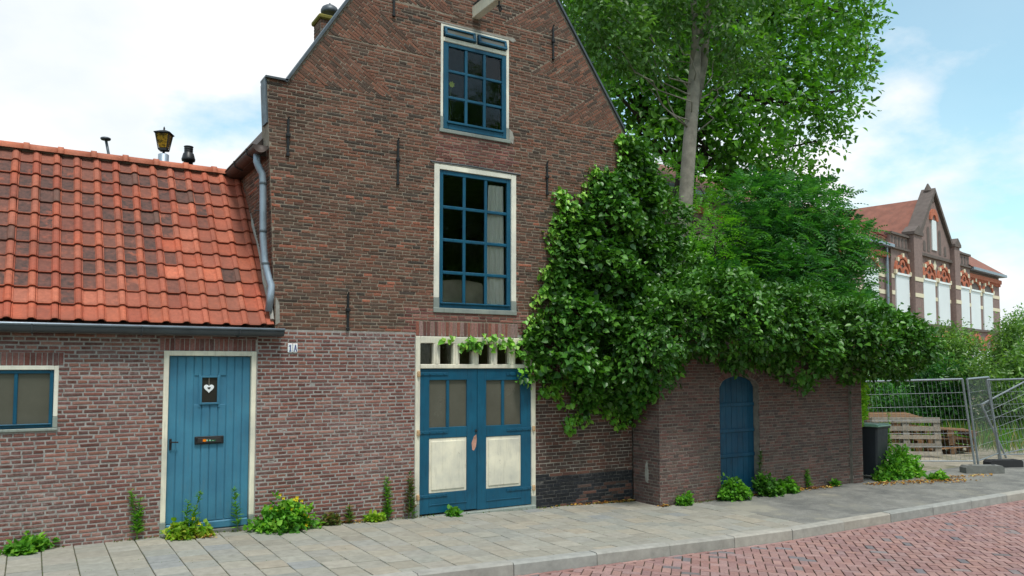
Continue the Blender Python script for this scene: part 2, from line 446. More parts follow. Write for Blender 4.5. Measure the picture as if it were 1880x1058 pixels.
def lay_bricks(parent, bricks, mp, mat, proud=.004, depth=.02, singles=0, name='brick', per_area=True):
    """the `singles` bricks that show largest become objects of their own, the rest one field"""
    order = []
    for i, (poly, c, whole) in enumerate(bricks):
        u = sum(p[0] for p in poly) / len(poly); w = sum(p[1] for p in poly) / len(poly)
        P = np.array(mp(u, w, 0)) - CAM; dep = P @ FW
        sx = abs(P @ RT / dep * F_PX)
        vis = dep > .5 and abs(PX + P @ RT / dep * F_PX - 940) < 925 and abs(PY - P @ UP / dep * F_PX - 529) < 520
        order.append((-(area(poly) / dep ** 2) if (vis and whole) else 1, i))
    order.sort()
    single = {i for s, i in order[:singles] if s < 0}
    field = MB()
    cache = {}
    for i, (poly, c, whole) in enumerate(bricks):
        if i in single:
            cu = sum(p[0] for p in poly) / len(poly); cw = sum(p[1] for p in poly) / len(poly)
            wd, ht = poly[1][0] - poly[0][0], poly[2][1] - poly[1][1]
            key = (round(wd / .008), round(ht / .004), random.randrange(2))
            o0 = mp(cu, cw, 0)
            if key not in cache:
                b = MB(); b.col = (1, 1, 1)
                q = [(-wd/2, -ht/2), (wd/2, -ht/2), (wd/2, ht/2), (-wd/2, ht/2)]
                brick_shape(b, q, lambda u, w, d: tuple(np.array(mp(cu + u, cw + w, d)) - np.array(o0)), proud, depth)
                me = b.mesh(name); me.materials.append(mat); cache[key] = me
            link(name, cache[key], None, parent, color=c, loc=o0)
        else:
            brick_shape(field, poly, mp, proud + random.uniform(-.0015, .002), depth, col=c)
    if field.v:
        o = field.build(name + '_field', mat, parent); o["kind"] = "stuff"
def wall_sheet(mb, x0, x1, z0, z1, holes, mp, d, thick, xl=None, xr=None):
    """a wall body with real openings, in trapezoid cells"""
    zs = sorted({z0, z1, *[h[2] for h in holes if z0 < h[2] < z1], *[h[3] for h in holes if z0 < h[3] < z1]})
    for za, zb in zip(zs[:-1], zs[1:]):
        zc = (za + zb) / 2
        hs = sorted((h[0], h[1]) for h in holes if h[2] < zc < h[3])
        fl = (lambda z: x0) if xl is None else xl
        fr = (lambda z: x1) if xr is None else xr
        edges = [fl] + [c for h in hs for c in ((lambda z, v=h[0]: v), (lambda z, v=h[1]: v))] + [fr]
        for a, b in zip(edges[0::2], edges[1::2]):
            if b(zc) - a(zc) < .005: continue
            mb.prism([(a(za), za), (b(za), za), (b(zb), zb), (a(zb), zb)], mp, d, d + thick)

def soft(c, k=.3, g=1.0):
    m = sum(c) / 3; return tuple((v + (m - v) * k) * g for v in c)
PINK = [lin(soft((c[0], c[1], c[2] * .92), .28, .95)) for c in ((150, 84, 78), (136, 74, 70), (166, 98, 90), (126, 78, 76), (158, 92, 80), (142, 84, 84), (120, 66, 62), (170, 108, 100))]
BROWN = [lin(soft(c, .18, .95)) for c in ((112, 78, 62), (134, 84, 64), (98, 74, 60), (150, 88, 66), (82, 68, 60), (122, 88, 72), (104, 70, 58), (140, 96, 78), (90, 72, 62))]
RUST = [lin(soft(c, .26, .95)) for c in ((160, 92, 66), (146, 84, 62), (134, 82, 64), (118, 80, 64), (164, 100, 76), (84, 70, 62), (128, 86, 68))]
DARKB = [lin(soft(c, .15)) for c in ((90, 62, 54), (104, 66, 56), (78, 58, 52), (112, 72, 60), (84, 64, 58))]
ANNEXB = [lin(soft(c, .25, .92)) for c in ((126, 90, 82), (112, 80, 74), (138, 96, 88), (104, 80, 76), (120, 92, 84), (132, 84, 76))]

def gz(x):
    """the street falls gently to the right"""
    return 0.0 if x < 1.2 else (-.2 * (x - 1.2) / 6.5 if x < 7.7 else -.2)

# ------------------------------------------------------------------ ground, road, pavement, kerb
g = MB(); g.add([(-400, -400, -.6), (600, -400, -.6), (600, 600, -.6), (-400, 600, -.6)], [(0, 1, 2, 3)])
tag(g.build('ground', M['earth']), kind='structure')
XS = [-30, 1.2, 7.7, 70]
def strip(name, y0, y1, dz, mat, x0=-30, x1=70):
    b = MB(); xs = [x for x in XS if x0 < x < x1]; xs = [x0] + xs + [x1]
    for a, c in zip(xs[:-1], xs[1:]):
        za, zc = gz(a) + dz, gz(c) + dz
        b.add([(a, y0, za), (c, y0, zc), (c, y1, zc), (a, y1, za)], [(0, 1, 2, 3)])
    return tag(b.build(name, mat), kind='structure')
KERB_Y = 6.50
M['road_joint'] = ground_material('dark road joint', lin((72, 66, 58)), lin((92, 84, 70)), s1=4)
road = strip('road', -7.0, KERB_Y + .02, -.128, M['road_joint'])
pave = strip('pavement', KERB_Y + .10, D + .12, -.010, M['joint_sand'], -30, 8.455)
asph = strip('asphalt_footpath', KERB_Y + .10, 8.75, -.003, M['asphalt'], 8.455, 70)
yard = strip('gravel_yard', 8.75, 60, -.012, M['gravel'], 7.9, 70)
opp = strip('far_verge', -40, -7.0, -.10, M['earth'])

# concrete paving tiles, laid in columns with staggered joints
TS, TY = .277, .262
TPAL = [lin(c) for c in ((154, 150, 139), (150, 147, 137), (158, 153, 142), (147, 144, 135), (153, 149, 140), (155, 149, 137))]
tmesh = []
for k in range(5):
    b = MB(); h = TS / 2 - .0042; h2 = TY / 2 - .0048
    b.box(-h, h, -h2, h2, -.05, 0, ch=.004); me = b.mesh('paving_tile'); me.materials.append(M['tile_pave']); tmesh.append(me)
hb = MB(); h = TS / 2 - .0042; h2 = TY / 4 - .0048; hb.box(-h, h, -h2, h2, -.05, 0, ch=.004); half_tile = hb.mesh('paving_tile'); half_tile.materials.append(M['tile_pave'])
ci = 0; x = -.55
while x < 8.53:
    y = KERB_Y + .135 + TY / 2; first = ci % 2 == 1
    if first:
        link('paving_tile', half_tile, None, pave, jit(pick(TPAL), .08), (x, y - TY / 4, gz(x) + random.uniform(-.002, .002)), (random.gauss(0, .004), math.atan(gz(x) - gz(x - 1)) * -1, 0))
        y += TY / 2
    while y < D + .05:
        if not (x < .3 and y < 7.2 and False):
            bl = random.random() < .03
            c = lin((143, 144, 142)) if bl else jit(pick(TPAL), .06)
            link('paving_tile', tmesh[random.randrange(5)], None, pave, c, (x, y, gz(x) + random.uniform(-.003, .003)), (random.gauss(0, .005), (math.atan(.2 / 6.5) if 1.2 < x < 7.7 else 0) + random.gauss(0, .004), random.gauss(0, .004)))
        y += TY
    x += TS; ci += 1
# kerb stones
kerb = empty('kerb', (0, 0, 0)); tag(kerb, kind='structure')
kx = -2.0; KPAL = [lin(c) for c in ((160, 158, 152), (150, 149, 144), (166, 163, 156))]
while kx < 34:
    ln = 1.0
    b = MB()
    w0, w1 = KERB_Y, KERB_Y + .13
    prof = [(w0 - .012, -.25), (w0 - .004, -.012), (w0 + .012, .004), (w1, .004), (w1, -.25)]
    v = []; f = []
    for e in (0.004, ln - .004):
        for yy, z in prof: v.append((e, yy, z + gz(kx + e)))
    n = len(prof)
    f = [tuple(range(n)), tuple(range(2 * n - 1, n - 1, -1))] + [(i, i + n, (i + 1) % n + n, (i + 1) % n) for i in range(n)]
    b.add(v, f)
    o = b.build('kerb_stone', M['kerb'], kerb); o.location = (kx, random.uniform(-.004, .004), random.uniform(-.003, .003)); o.color = (*jit(pick(KPAL), .06), 1)
    kx += ln
# road clinkers, herringbone square to the kerb
RPAL = [lin(soft(c, .25, 1.02)) for c in ((160, 116, 110), (154, 110, 104), (165, 122, 114), (157, 116, 110), (150, 108, 104), (161, 122, 117))]
RBL = [lin(c) for c in ((128, 122, 124), (136, 124, 124), (118, 112, 114))]
def herringbone(s, x0, x1, y0, y1):
    out = []
    nx = int((x1 - x0) / s) + 6; ny = int((y1 - y0) / s) + 6
    for i in range(-2, nx):
        for j in range(-2, ny):
            k = (i - j) % 4
            if k == 0: out.append((x0 + i * s, x0 + (i + 2) * s, y0 + j * s, y0 + (j + 1) * s))
            elif k == 2: out.append((x0 + i * s, x0 + (i + 1) * s, y0 + (j - 1) * s, y0 + (j + 1) * s))
    return out
RC = math.sqrt(.5)
def road_map(u, w, d): x_ = (u - w) * RC; return (x_, (u + w) * RC, gz(x_) - .118 - d)
rb = []
for xa, xb, ya, yb in herringbone(.094, 1.0, 18.0, -12.0, 5.0):
    cxm, cym = (xa + xb) / 2, (ya + yb) / 2
    X_, Y_, Z_ = road_map(cxm, cym, 0)
    if Y_ > KERB_Y + .1 or Y_ < 1.6 or X_ < 1.5 or X_ > 17.5: continue
    P = np.array((X_, Y_, Z_)) - CAM; dep = P @ FW
    if dep < 1.2: continue
    py = PY - P @ UP / dep * F_PX; pxx = PX + P @ RT / dep * F_PX
    if py > 1200 or pxx > 2150 or pxx < 600: continue
    c = jit(pick(RBL) if (random.random() < .03 + .2 * max(0, math.sin(X_ * 1.7 + Y_ * 2.1) * math.sin(Y_ * 3.3 - X_ * .6)) ** 2) else pick(RPAL), .09)
    poly = [(xa + .0055, ya + .0055), (xb - .0055, ya + .0055), (xb - .0055, yb - .0055), (xa + .0055, yb - .0055)]
    full = clip(poly, RC, RC, KERB_Y - .075)
    if len(full) < 3 or area(full) < .002: continue
    rb.append((full, c, abs(area(full) - area(poly)) < 1e-6))
b = MB()
for i in range(70):
    xa = 1.0 + i * .205; b.box(xa + .004, xa + .201, KERB_Y - .068, KERB_Y - .016, gz(xa) - .16, gz(xa + .1) - .116, ch=.003, col=jit(pick(RPAL), .1))
o = b.build('edge_brick_course', M['road_brick'], road); o['kind'] = 'stuff'
lay_bricks(road, rb, road_map, M['road_brick'], proud=.004, depth=.03, singles=300, name='paving_brick')

# ------------------------------------------------------------------ low house with tiled roof
low = empty('low_house', (1.0, D, 0)); low.matrix_basis = Matrix()
tag(low, 'low brick house with orange tiled roof and light blue plank door', 'house')
DX0, DX1, DZ1 = 1.215, 2.182, 1.962
LW = (-1.05, .245, 1.165, 1.802)
low_holes = [(DX0, DX1, -.3, DZ1), LW]
wl_ = MB(); wall_sheet(wl_, -3.0, 2.19, -.3, 2.24, low_holes, facade, .0012, .22)
wl_.box(-3.0, -2.8, D + .24, 12.2, -.3, 2.24)
low_wall = wl_.build('wall', M['mortar_pale'], low)
SOLD = [(-1.1, .29, 1.802, 1.935), (1.17, 2.185, DZ1, 2.10)]
def soldiers(x0, x1, z0, z1, w, pal, arch=0.0):
    out = []; x = x0; mid = (x0 + x1) / 2
    while x < x1 - .02:
        s = w * random.uniform(.93, 1.07); a, b = x + .004, min(x + s - .004, x1)
        up = arch * (1 - ((x + s / 2 - mid) / (x1 - x0) * 2) ** 2)
        out.append(([(a, z0 + .004 + up), (b, z0 + .004 + up), (b, z1 - .004 + up), (a, z1 - .004 + up)], jit(pick(pal)), False)); x += s
    return out
def pink(x, z): return jit(pick(PINK), .14)
lb = courses(-1.2, 2.19, -.06, 2.24, .0430, .185, .0150, pink, [(DX0, DX1, -.3, DZ1), LW] + SOLD)
for s in SOLD: lb += soldiers(*s, .05, [lin((132, 82, 74)), lin((120, 74, 68)), lin((108, 70, 66)), lin((140, 96, 90))])
lay_bricks(low_wall, lb, facade, M['brick_pink'], proud=.003, singles=300)

# door
fr = MB(); fw_ = .053
fr.box(DX0, DX0 + fw_, D - .012, D + .11, .14, DZ1, ch=.004); fr.box(DX1 - fw_, DX1, D - .012, D + .11, .14, DZ1, ch=.004)
fr.box(DX0 + fw_, DX1 - fw_, D - .012, D + .11, DZ1 - .052, DZ1, ch=.004)
door = fr.build('door', M['cream'], low)
for xa, xb in ((DX0 - .003, DX0 + fw_ + .002), (DX1 - fw_ - .002, DX1 + .003)):
    b = MB(); b.box(xa, xb, D - .016, D + .11, -.02, .139, ch=.004); b.build('jamb_foot', M['grey_paint'], door)
b = MB(); b.box(DX0 + .03, DX1 - .03, D - .02, D + .12, -.08, .018, ch=.005); b.build('threshold', M['concrete'], door)
lx0, lx1 = DX0 + fw_ + .004, DX1 - fw_ - .004
lz0, lz1 = .022, DZ1 - .056
nb_ = 10; bw = (lx1 - lx0) / nb_
WX0, WX1, WZ0, WZ1 = 1.588, 1.792, 1.376, 1.693
for i in range(nb_):
    xa, xb = lx0 + i * bw + .0045, lx0 + (i + 1) * bw - .0045
    spans = [(lz0 + .09, lz1)]
    if xb > WX0 and xa < WX1: spans = [(lz0 + .09, WZ0), (WZ1, lz1)]
    b = MB()
    for za, zb in spans:
        aa, bb = xa, xb
        if za == WZ1 or zb == WZ0:
            pass
        b.box(aa, bb, D + .030, D + .055, za, zb, ch=.004)
        if xa < WX0 < xb or xa < WX1 < xb: pass
    b.build('plank', M['door_blue'], door)
b = MB(); b.box(lx0, lx1, D + .040, D + .07, lz0, lz1); b.build('backing_board', M['door_blue'], door)
b = MB(); b.box(lx0, lx1, D + .008, D + .039, lz0, lz0 + .085, ch=.012); b.build('weather_board', M['door_blue'], door)
b = MB()
for (xa, xb, za, zb) in ((WX0, WX0+.022, WZ0, WZ1), (WX1-.022, WX1, WZ0, WZ1), (WX0+.022, WX1-.022, WZ0, WZ0+.022), (WX0+.022, WX1-.022, WZ1-.022, WZ1)):
    b.box(xa, xb, D + .014, D + .045, za, zb, ch=.003)
b.box(WX0 - .012, WX0 + .012, D + .024, D + .039, WZ0 - .03, WZ1 + .03); b.box(WX1 - .012, WX1 + .012, D + .024, D + .039, WZ0 - .03, WZ1 + .03)
peep = b.build('peep_window_frame', M['door_blue'], door)
b = MB(); b.box(WX0 + .02, WX1 - .02, D + .030, D + .034, WZ0 + .02, WZ1 - .02); 
dk = plain('dark pane', lin((46, 44, 42)), rough=.12, var=.15, scale=3, bump=.0, spec=.5, rv=.03)
b.build('pane', dk, door)
# hanging heart
def heart(r, n=28):
    pts = []
    for i in range(n):
        t = 2 * math.pi * i / n
        pts.append((16 * math.sin(t) ** 3 / 17 * r, (13 * math.cos(t) - 5 * math.cos(2*t) - 2 * math.cos(3*t) - math.cos(4*t)) / 17 * r))
    return pts
hx, hz = 1.683, 1.555
v = []; f = []
o_, i_ = heart(.056), heart(.018)
for (P_, yy) in ((o_, D + .020), (i_, D + .018), (o_, D + .029)):
    v += [(hx + a, yy, hz + c) for a, c in P_]
n = len(o_)
for i in range(n):
    q = (i + 1) % n
    f += [(i, q, n + q, n + i), (i, 2*n + i, 2*n + q, q)]
b = MB(); b.add(v, f)
ho = b.build('heart_ornament', M['enamel'])
tag(ho, 'small white heart ornament hanging in the blue door window', 'ornament')
b = MB(); b.tube([(hx, D + .022, hz + .03), (hx, D + .022, WZ1 - .022)], .0022, 5); b.build('cord', M['beige'], ho)
# letterbox, handle
b = MB(); b.box(1.546, 1.848, D + .006, D + .034, .945, 1.03, ch=.006); lbx = b.build('letterbox', M['black_plastic'], door)
b = MB(); b.box(1.575, 1.82, D + .001, D + .007, .962, 1.012, ch=.002); b.build('flap', plain('dark flap', lin((52, 50, 50)), rough=.4), door)
b = MB()
b.box(1.628, 1.660, D - .0015, D + .0005, .974, 1.0, col=lin((240, 130, 20)))
for i in range(9):
    xx = 1.666 + i * .0105; hgt = random.uniform(.006, .018)
    b.box(xx, xx + .008, D - .0015, D + .0005, .978, .978 + hgt, col=[lin((220, 225, 220)), lin((40, 160, 90)), lin((30, 120, 80))][i % 3])
b.build('sticker', tinted('printed sticker', var=.05, bump=.0, rough=.4), door)
b = MB(); b.tube([(1.303, D + .03, .985), (1.303, D - .012, .985), (1.312, D - .018, .985), (1.375, D - .018, .981)], .008, 8)
b.box(1.292, 1.316, D + .020, D + .031, .90, 1.02, ch=.004); b.lathe([(.009, 0), (.009, .02)], (1.303, D + .02, .905), 8); b.build('handle', M['iron'], door)

# small window in the low wall
def sash_window(parent, name, ox0, ox1, oz0, oz1, fwid, ftop, fbot, cols, rows, sash=.05, bar=.036, proud=.006, matf='white', mats='blue', pane_mat='glass', sill='grey_paint', foot=0.0, bars_x=None, bars_z=None):
    """outer frame, blue sash, glazing bars and single panes"""
    b = MB(); y0, y1 = D - proud, D + .11
    b.box(ox0, ox0 + fwid, y0, y1, oz0 + foot, oz1, ch=.005); b.box(ox1 - fwid, ox1, y0, y1, oz0 + foot, oz1, ch=.005)
    b.box(ox0 + fwid, ox1 - fwid, y0, y1, oz1 - ftop, oz1, ch=.005)
    win = b.build(name, M[matf], parent)
    b = MB()
    if foot > 0:
        b.box(ox0 - .002, ox0 + fwid + .002, y0 - .003, y1, oz0 + .02, oz0 + foot - .001, ch=.004); b.box(ox1 - fwid - .002, ox1 + .002, y0 - .003, y1, oz0 + .02, oz0 + foot - .001, ch=.004)
    b.box(ox0 - .004, ox1 + .004, y0 - .012, y1, oz0 - .012, oz0 + fbot * .6, ch=.006)
    b.build('sill', M[sill], win)
    sx0, sx1, sz0, sz1 = ox0 + fwid + .002, ox1 - fwid - .002, oz0 + fbot * .6 + .002, oz1 - ftop - .002
    ys0, ys1 = D + .012, D + .058
    b = MB()
    b.box(sx0, sx0 + sash, ys0, ys1, sz0, sz1, ch=.005); b.box(sx1 - sash, sx1, ys0, ys1, sz0, sz1, ch=.005)
    b.box(sx0 + sash, sx1 - sash, ys0, ys1, sz1 - sash, sz1, ch=.005); b.box(sx0 + sash, sx1 - sash, ys0, ys1, sz0, sz0 + sash * 1.25, ch=.005)
    b.box(sx0 + sash * .3, sx1 - sash * .3, ys0 - .022, ys0 - .001, sz0 + sash * .9, sz0 + sash * 1.25, ch=.004)
    b.build('sash', M[mats], win)
    gx0, gx1, gz0, gz1 = sx0 + sash, sx1 - sash, sz0 + sash * 1.25, sz1 - sash
    bx = bars_x or [gx0 + (gx1 - gx0) * i / cols for i in range(1, cols)]
    bz = bars_z or [gz0 + (gz1 - gz0) * i / rows for i in range(1, rows)]
    for xb in bx:
        b = MB(); b.box(xb - bar / 2, xb + bar / 2, ys0 + .004, ys1 - .004, gz0 - .002, gz1 + .002, ch=.007); b.build('glazing_bar', M[mats], win)
    for zb in bz:
        b = MB(); b.box(gx0 - .002, gx1 + .002, ys0 + .007, ys1 - .007, zb - bar / 2, zb + bar / 2, ch=.007); b.build('glazing_bar', M[mats], win)
    X = [gx0] + list(bx) + [gx1]; Z = [gz0] + list(bz) + [gz1]
    for i in range(len(X) - 1):
        for jj in range(len(Z) - 1):
            b = MB(); t = random.uniform(-.0025, .0025); q = random.uniform(-.0025, .0025)
            xa, xb, za, zb = X[i] - .004, X[i+1] + .004, Z[jj] - .004, Z[jj+1] + .004
            yy = D + .036
            b.add([(xa, yy - t - q, za), (xb, yy + t - q, za), (xb, yy + t + q, zb), (xa, yy - t + q, zb)], [(0, 1, 2, 3)])
            b.build('pane', M[pane_mat], win)
    return win
sash_window(low, 'window', LW[0], LW[1], LW[2], LW[3], .040, .042, .03, 4, 1, sash=.034, bar=.034, pane_mat='frosted', foot=.13)

# gutter of the low house
def half_gutter(p0, p1, r, seg=9, wall=.006):
    """half round trough from p0 to p1"""
    p0, p1 = Vector(p0), Vector(p1); t = (p1 - p0).normalized(); s = t.cross(Vector((0, 0, 1))).normalized(); u = Vector((0, 0, 1))
    b = MB(); rings = []
    for p in (p0, p1):
        ring = [p + s * (rr * math.cos(a)) - u * (rr * math.sin(a)) for rr, rev in ((r, 0), (r - wall, 1)) for a in ([math.pi * k / seg for k in range(seg + 1)][::(-1 if rev else 1)])]
        rings.append(ring)
    n = len(rings[0]); v = rings[0] + rings[1]
    f = [(i, (i + 1) % n, n + (i + 1) % n, n + i) for i in range(n)]
    b.add(v, f)
    for p, sg in ((p0, 1), (p1, -1)):
        cap = [p + s * (r * math.cos(math.pi * k / seg)) - u * (r * math.sin(math.pi * k / seg)) for k in range(seg + 1)]
        cap2 = [c + t * .004 * sg for c in cap]; m = len(cap)
        b.add(cap + cap2, [tuple(range(m)), tuple(range(2*m-1, m-1, -1))] + [(i, i + 1, m + i + 1, m + i) for i in range(m - 1)])
    for sg in (1, -1): b.tube([p0 + s * r * sg, p1 + s * r * sg], .009, 8)
    return b
b = MB(); b.tube([(-3.0, D - .168, 2.212), (2.455, D - .168, 2.212)], .013, 8); low_rim = b.build('gutter_rim', M['zinc'], low, True)  # paler zinc than the trough: the lip's highlight put into its colour
gt = half_gutter((-3.0, D - .10, 2.20), (2.452, D - .10, 2.20), .068).build('gutter', M['zinc_dark'], low, True)
for bx_ in (-.9, .0, .98, 1.96):
    b = MB(); b.tube([(bx_, D + .0, 2.19), (bx_, D - .03, 2.13), (bx_, D - .10, 2.122), (bx_, D - .165, 2.16), (bx_, D - .178, 2.21)], .008, 6); b.build('bracket', M['zinc_dark'], gt)

# roof
RY, RZ, EY, EZ = 10.62, 4.33, D - .06, 2.255
ROOF_R = 2.30
sl = math.hypot(RY - EY, RZ - EZ); sa = math.atan2(RZ - EZ, RY - EY)
ux = Vector((1, 0, 0)); us = Vector((0, math.cos(sa), math.sin(sa))); un = Vector((0, -math.sin(sa), math.cos(sa)))
def rp(x, s, n): return Vector((x, EY, EZ)) + us * s + un * n
b = MB()
rfv = [rp(-3.0, .02, -.06), rp(ROOF_R, .02, -.06), rp(ROOF_R, sl, -.06), rp(-3.0, sl, -.06)]
b.add([tuple(p) for p in rfv] + [tuple(p - un * .05) for p in rfv], [(0,1,2,3), (7,6,5,4), (0,4,5,1), (1,5,6,2), (2,6,7,3), (3,7,4,0)])
b.add([(-3.0, RY, RZ - .07), (ROOF_R, RY, RZ - .07), (ROOF_R, RY + 1.55, 2.2), (-3.0, RY + 1.55, 2.2)], [(0, 1, 2, 3)])
b.box(-3.0, 2.28, RY + 1.4, RY + 1.5, -.3, 2.24)
roof = b.build('roof', M['gutter_brown'], low)
NR = 12; rl = (sl - .03) / NR; TW = .2045
prof = [(0, .004), (.006, .016), (.012, .018), (.014, .010), (.018, .004), (.130, .004), (.140, .012), (.148, .026), (.165, .034), (.185, .034), (.200, .026), (.206, .012)]
def roof_tile(var):
    b = MB(); L = rl + .05; drop = .030; th = .016
    top0 = [(x, -.0 - L * 0, z) for x, z in prof]
    n = len(prof); v = []; c = []
    jl = random.uniform(-.004, .004)
    # rows along the slope: lip bottom, lip top, body, head
    for (s, dz, pan) in ((-.004 + jl, -th, .3), (-.006 + jl, 0.0, .35), (.012, .004, 1.0), (L * .5, -.012, 1.0), (L, -drop, .8)):
        for x, z in prof:
            v.append((x, s, z + dz))
            isroll = x > .135 or x < .016
            c.append((pan * (.36 if isroll else 1.0), 0, 0))
    f = []
    for r in range(4):
        for i in range(n - 1): f.append((r*n+i, r*n+i+1, (r+1)*n+i+1, (r+1)*n+i))
    f += [(n*r, n*(r+1), n*(r+1)) for r in ()]
    b.v = v; b.c = c; b.f = f
    me = b.mesh('roof_tile'); me.materials.append(M['tile']); return me
tiles = [roof_tile(k) for k in range(4)]
rot = Matrix((ux, us, un)).transposed().to_4x4()
CLAY = [lin(c) for c in ((194, 100, 72), (202, 110, 80), (182, 92, 68), (206, 118, 90), (188, 104, 80))]
ncol = int((ROOF_R + 1.45) / TW)
for r in range(NR):
    for k in range(ncol + 1):
        x = ROOF_R - .03 - (k + 1) * TW + (.0 if r % 2 == 0 else .0)
        o = link('roof_tile', tiles[random.randrange(4)], None, roof)
        # clean newer tiles at the eaves and to the right, sooted older ones higher up on the left
        soot = .92 if (k > 4.6 - r * .3 + random.uniform(-1.2, 1.2) and r > 1.4 + random.uniform(-.6, .5)) else .30
        if r == NR - 1: soot *= .7
        soot = min(1, max(.05, soot + random.uniform(-.22, .25)))
        c = jit(pick(CLAY), .1)
        if random.random() < .03: c = lin((110, 84, 74)); soot = .9
        o.color = (*c, 1); o.pass_index = int(soot * 100)
        o.matrix_local = Matrix.Translation(rp(x + random.uniform(-.002, .002), r * rl, .012 + random.uniform(-.002, .003))) @ rot @ Matrix.Rotation(random.gauss(0, .006), 4, 'Z') @ Matrix.Rotation(random.gauss(0, .006), 4, 'X')
# strip of darker cut tiles along the taller house
for r in range(NR):
    b = MB(); 
    for (s0, n0) in (): pass
    x0, x1 = ROOF_R - .026, ROOF_R + .05
    p = [rp(x0, r*rl - .004, .032), rp(x1, r*rl - .004, .04), rp(x1, r*rl + rl + .03, .012), rp(x0, r*rl + rl + .03, .004)]
    b.add([tuple(q) for q in p] + [tuple(q - un * .018) for q in p], [(0,1,2,3), (7,6,5,4), (0,4,5,1), (1,5,6,2), (2,6,7,3), (3,7,4,0)], (.5, 0, 0))
    o = b.build('cut_tile', M['tile'], roof); o.color = (*jit(pick(CLAY), .15), 1); o.pass_index = 100 if r in (6, 7, 8, 3) else 50
# ridge tiles
rx = ROOF_R - .02; 
while rx > -1.6:
    b = MB(); L = .345; seg = 8
    for (xa, xb, ra) in ((rx - L, rx, .088), (rx - L - .012, rx - L + .05, .104)):
        v = []
        for xx in (xa, xb):
            for rr in (ra, ra - .018):
                for k in range(seg + 1):
                    a = math.pi * k / seg
                    v.append((xx, rr * math.cos(a) * 1.05, rr * math.sin(a) * .95))
        m = seg + 1; f = []
        for k in range(seg): f += [(k, k+1, 2*m+k+1, 2*m+k), (m+k, 3*m+k, 3*m+k+1, m+k+1), (k, m+k, m+k+1, k+1), (2*m+k, 2*m+k+1, 3*m+k+1, 3*m+k)]
        b.add(v, f, (.25, 0, 0))
    o = b.build('ridge_tile', M['tile'], roof, True); o.location = (0, RY, RZ - .035 + random.uniform(-.004, .004)); o.color = (*jit(lin((206, 122, 92)), .08), 1); o.pass_index = 60
    rx -= L
b = MB(); b.tube([(-2.9, RY, RZ - .015), (ROOF_R, RY, RZ - .015)], .055, 6); b.build('ridge_mortar', M['mortar_dark'], roof)

# ------------------------------------------------------------------ gabled house
gab = empty('gabled_house'); tag(gab, 'tall brown brick gabled house with blue windows and double doors', 'house')
GL0, GR0 = 2.39, 7.69
SH = 5.14                                       # shoulder height
SLX0, SLZ0 = 2.48, 5.16
APX, APZ = 4.945, 9.02
SRX0, SRZ0 = 7.60, 5.33
def g_left(z):
    if z < 2.22: return 2.19
    if z <= SH + 1e-5: return 2.39 - (z - 2.2) * .05
    return SLX0 + (z - SLZ0) * (APX - SLX0) / (APZ - SLZ0)
def g_right(z):
    if z < SRZ0: return GR0
    return SRX0 - (z - SRZ0) * (SRX0 - APX) / (APZ - SRZ0)
GATE = (4.15, 5.965, -.4, 2.178)
BIG = (4.40, 5.652, 2.50, 4.435)
UPW = (4.485, 5.535, 4.92, 6.318)
holes = [GATE, BIG, UPW]
b = MB()
wall_sheet(b, 2.19, GATE[0], -.4, 2.1785, [], facade, .0015, .25); wall_sheet(b, 2.19, GR0, 2.1785, 2.22, [], facade, .0015, .25)
lower_wall = b.build('lower_wall', M['mortar_pale'], gab)
b = MB(); wall_sheet(b, GATE[1], GR0, .275, 2.178, [], facade, .0015, .25)
damp_wall = b.build('damp_wall', mortar('limy thin joint', lin((182, 172, 160)), lin((120, 110, 102)), 5), gab)
b = MB(); wall_sheet(b, GATE[1], GR0, -.4, .2745, [], facade, .0012, .25)
b.build('tarred_foot', mortar('flaking black tar', lin((44, 45, 50)), lin((112, 108, 104)), 14), gab)
b = MB()
wall_sheet(b, 2.2, GR0, 2.2201, SH, holes, facade, .002, .25, g_left, g_right)
zs = [SH, SRZ0, 6.2, 7.4, 8.6, APZ - .02]
for za, zb in zip(zs[:-1], zs[1:]):
    wall_sheet(b, 2.2, GR0, za + .0001, zb, holes, facade, .002, .25, lambda z, za=za: g_left(max(z, SH + .001)), g_right)
# side wall towards the low house, leaning like the front corner
def side(u, w, d): return (2.39 - (w - 2.2) * .05 + d, u, w)
b.prism([(D + .26, 1.6), (17, 1.6), (17, 4.34), (D + .26, 4.34)], side, .002, .2); b.prism([(D + .2505, 4.341), (D + .31, 4.341), (D + .31, SH), (D + .2505, SH)], side, .002, .1)
b.box(GR0 - .22, GR0, D + .26, 17, -.4, 4.4); b.prism([(2.5, -.4), (GR0 - .25, -.4), (GR0 - .25, 4.5), (APX, 7.75), (2.5, 4.5)], lambda u, w, d: (u, 16.8 + d, w), 0, .15)
b.box(2.7, GR0 - .25, D + .27, 16.7, 2.28, 2.36); b.box(2.7, GR0 - .25, D + .27, 16.7, 4.62, 4.74)
upper_wall = b.build('upper_wall', M['mortar_warm'], gab)

# lower bricks: pale jointed pink brick left of the gates, dark brick right of them with a black painted foot
LINTEL = (4.152, 5.68, 2.181, 2.372)
lowb = courses(2.19, GATE[0], -.12, 2.21, .0430, .205, .0145, pink, [GATE])
lay_bricks(lower_wall, lowb, facade, M['brick_pink'], proud=.002, singles=300)
def darkt(x, z):
    edge = .29 - (x - 6) * .03
    if z < edge and random.random() < (.97 if z > .12 or x < 6.6 else .6): return jit(lin((36, 38, 44)), .25)
    return jit(pick(DARKB), .15)
db = courses(GATE[1], GR0, -.32, 2.215, .0482, .232, .0078, darkt, [GATE, LINTEL])
mt = MB(); 
lay_bricks(damp_wall, db, facade, M['brick_dark'], proud=.002, singles=0, name='dark_brick')
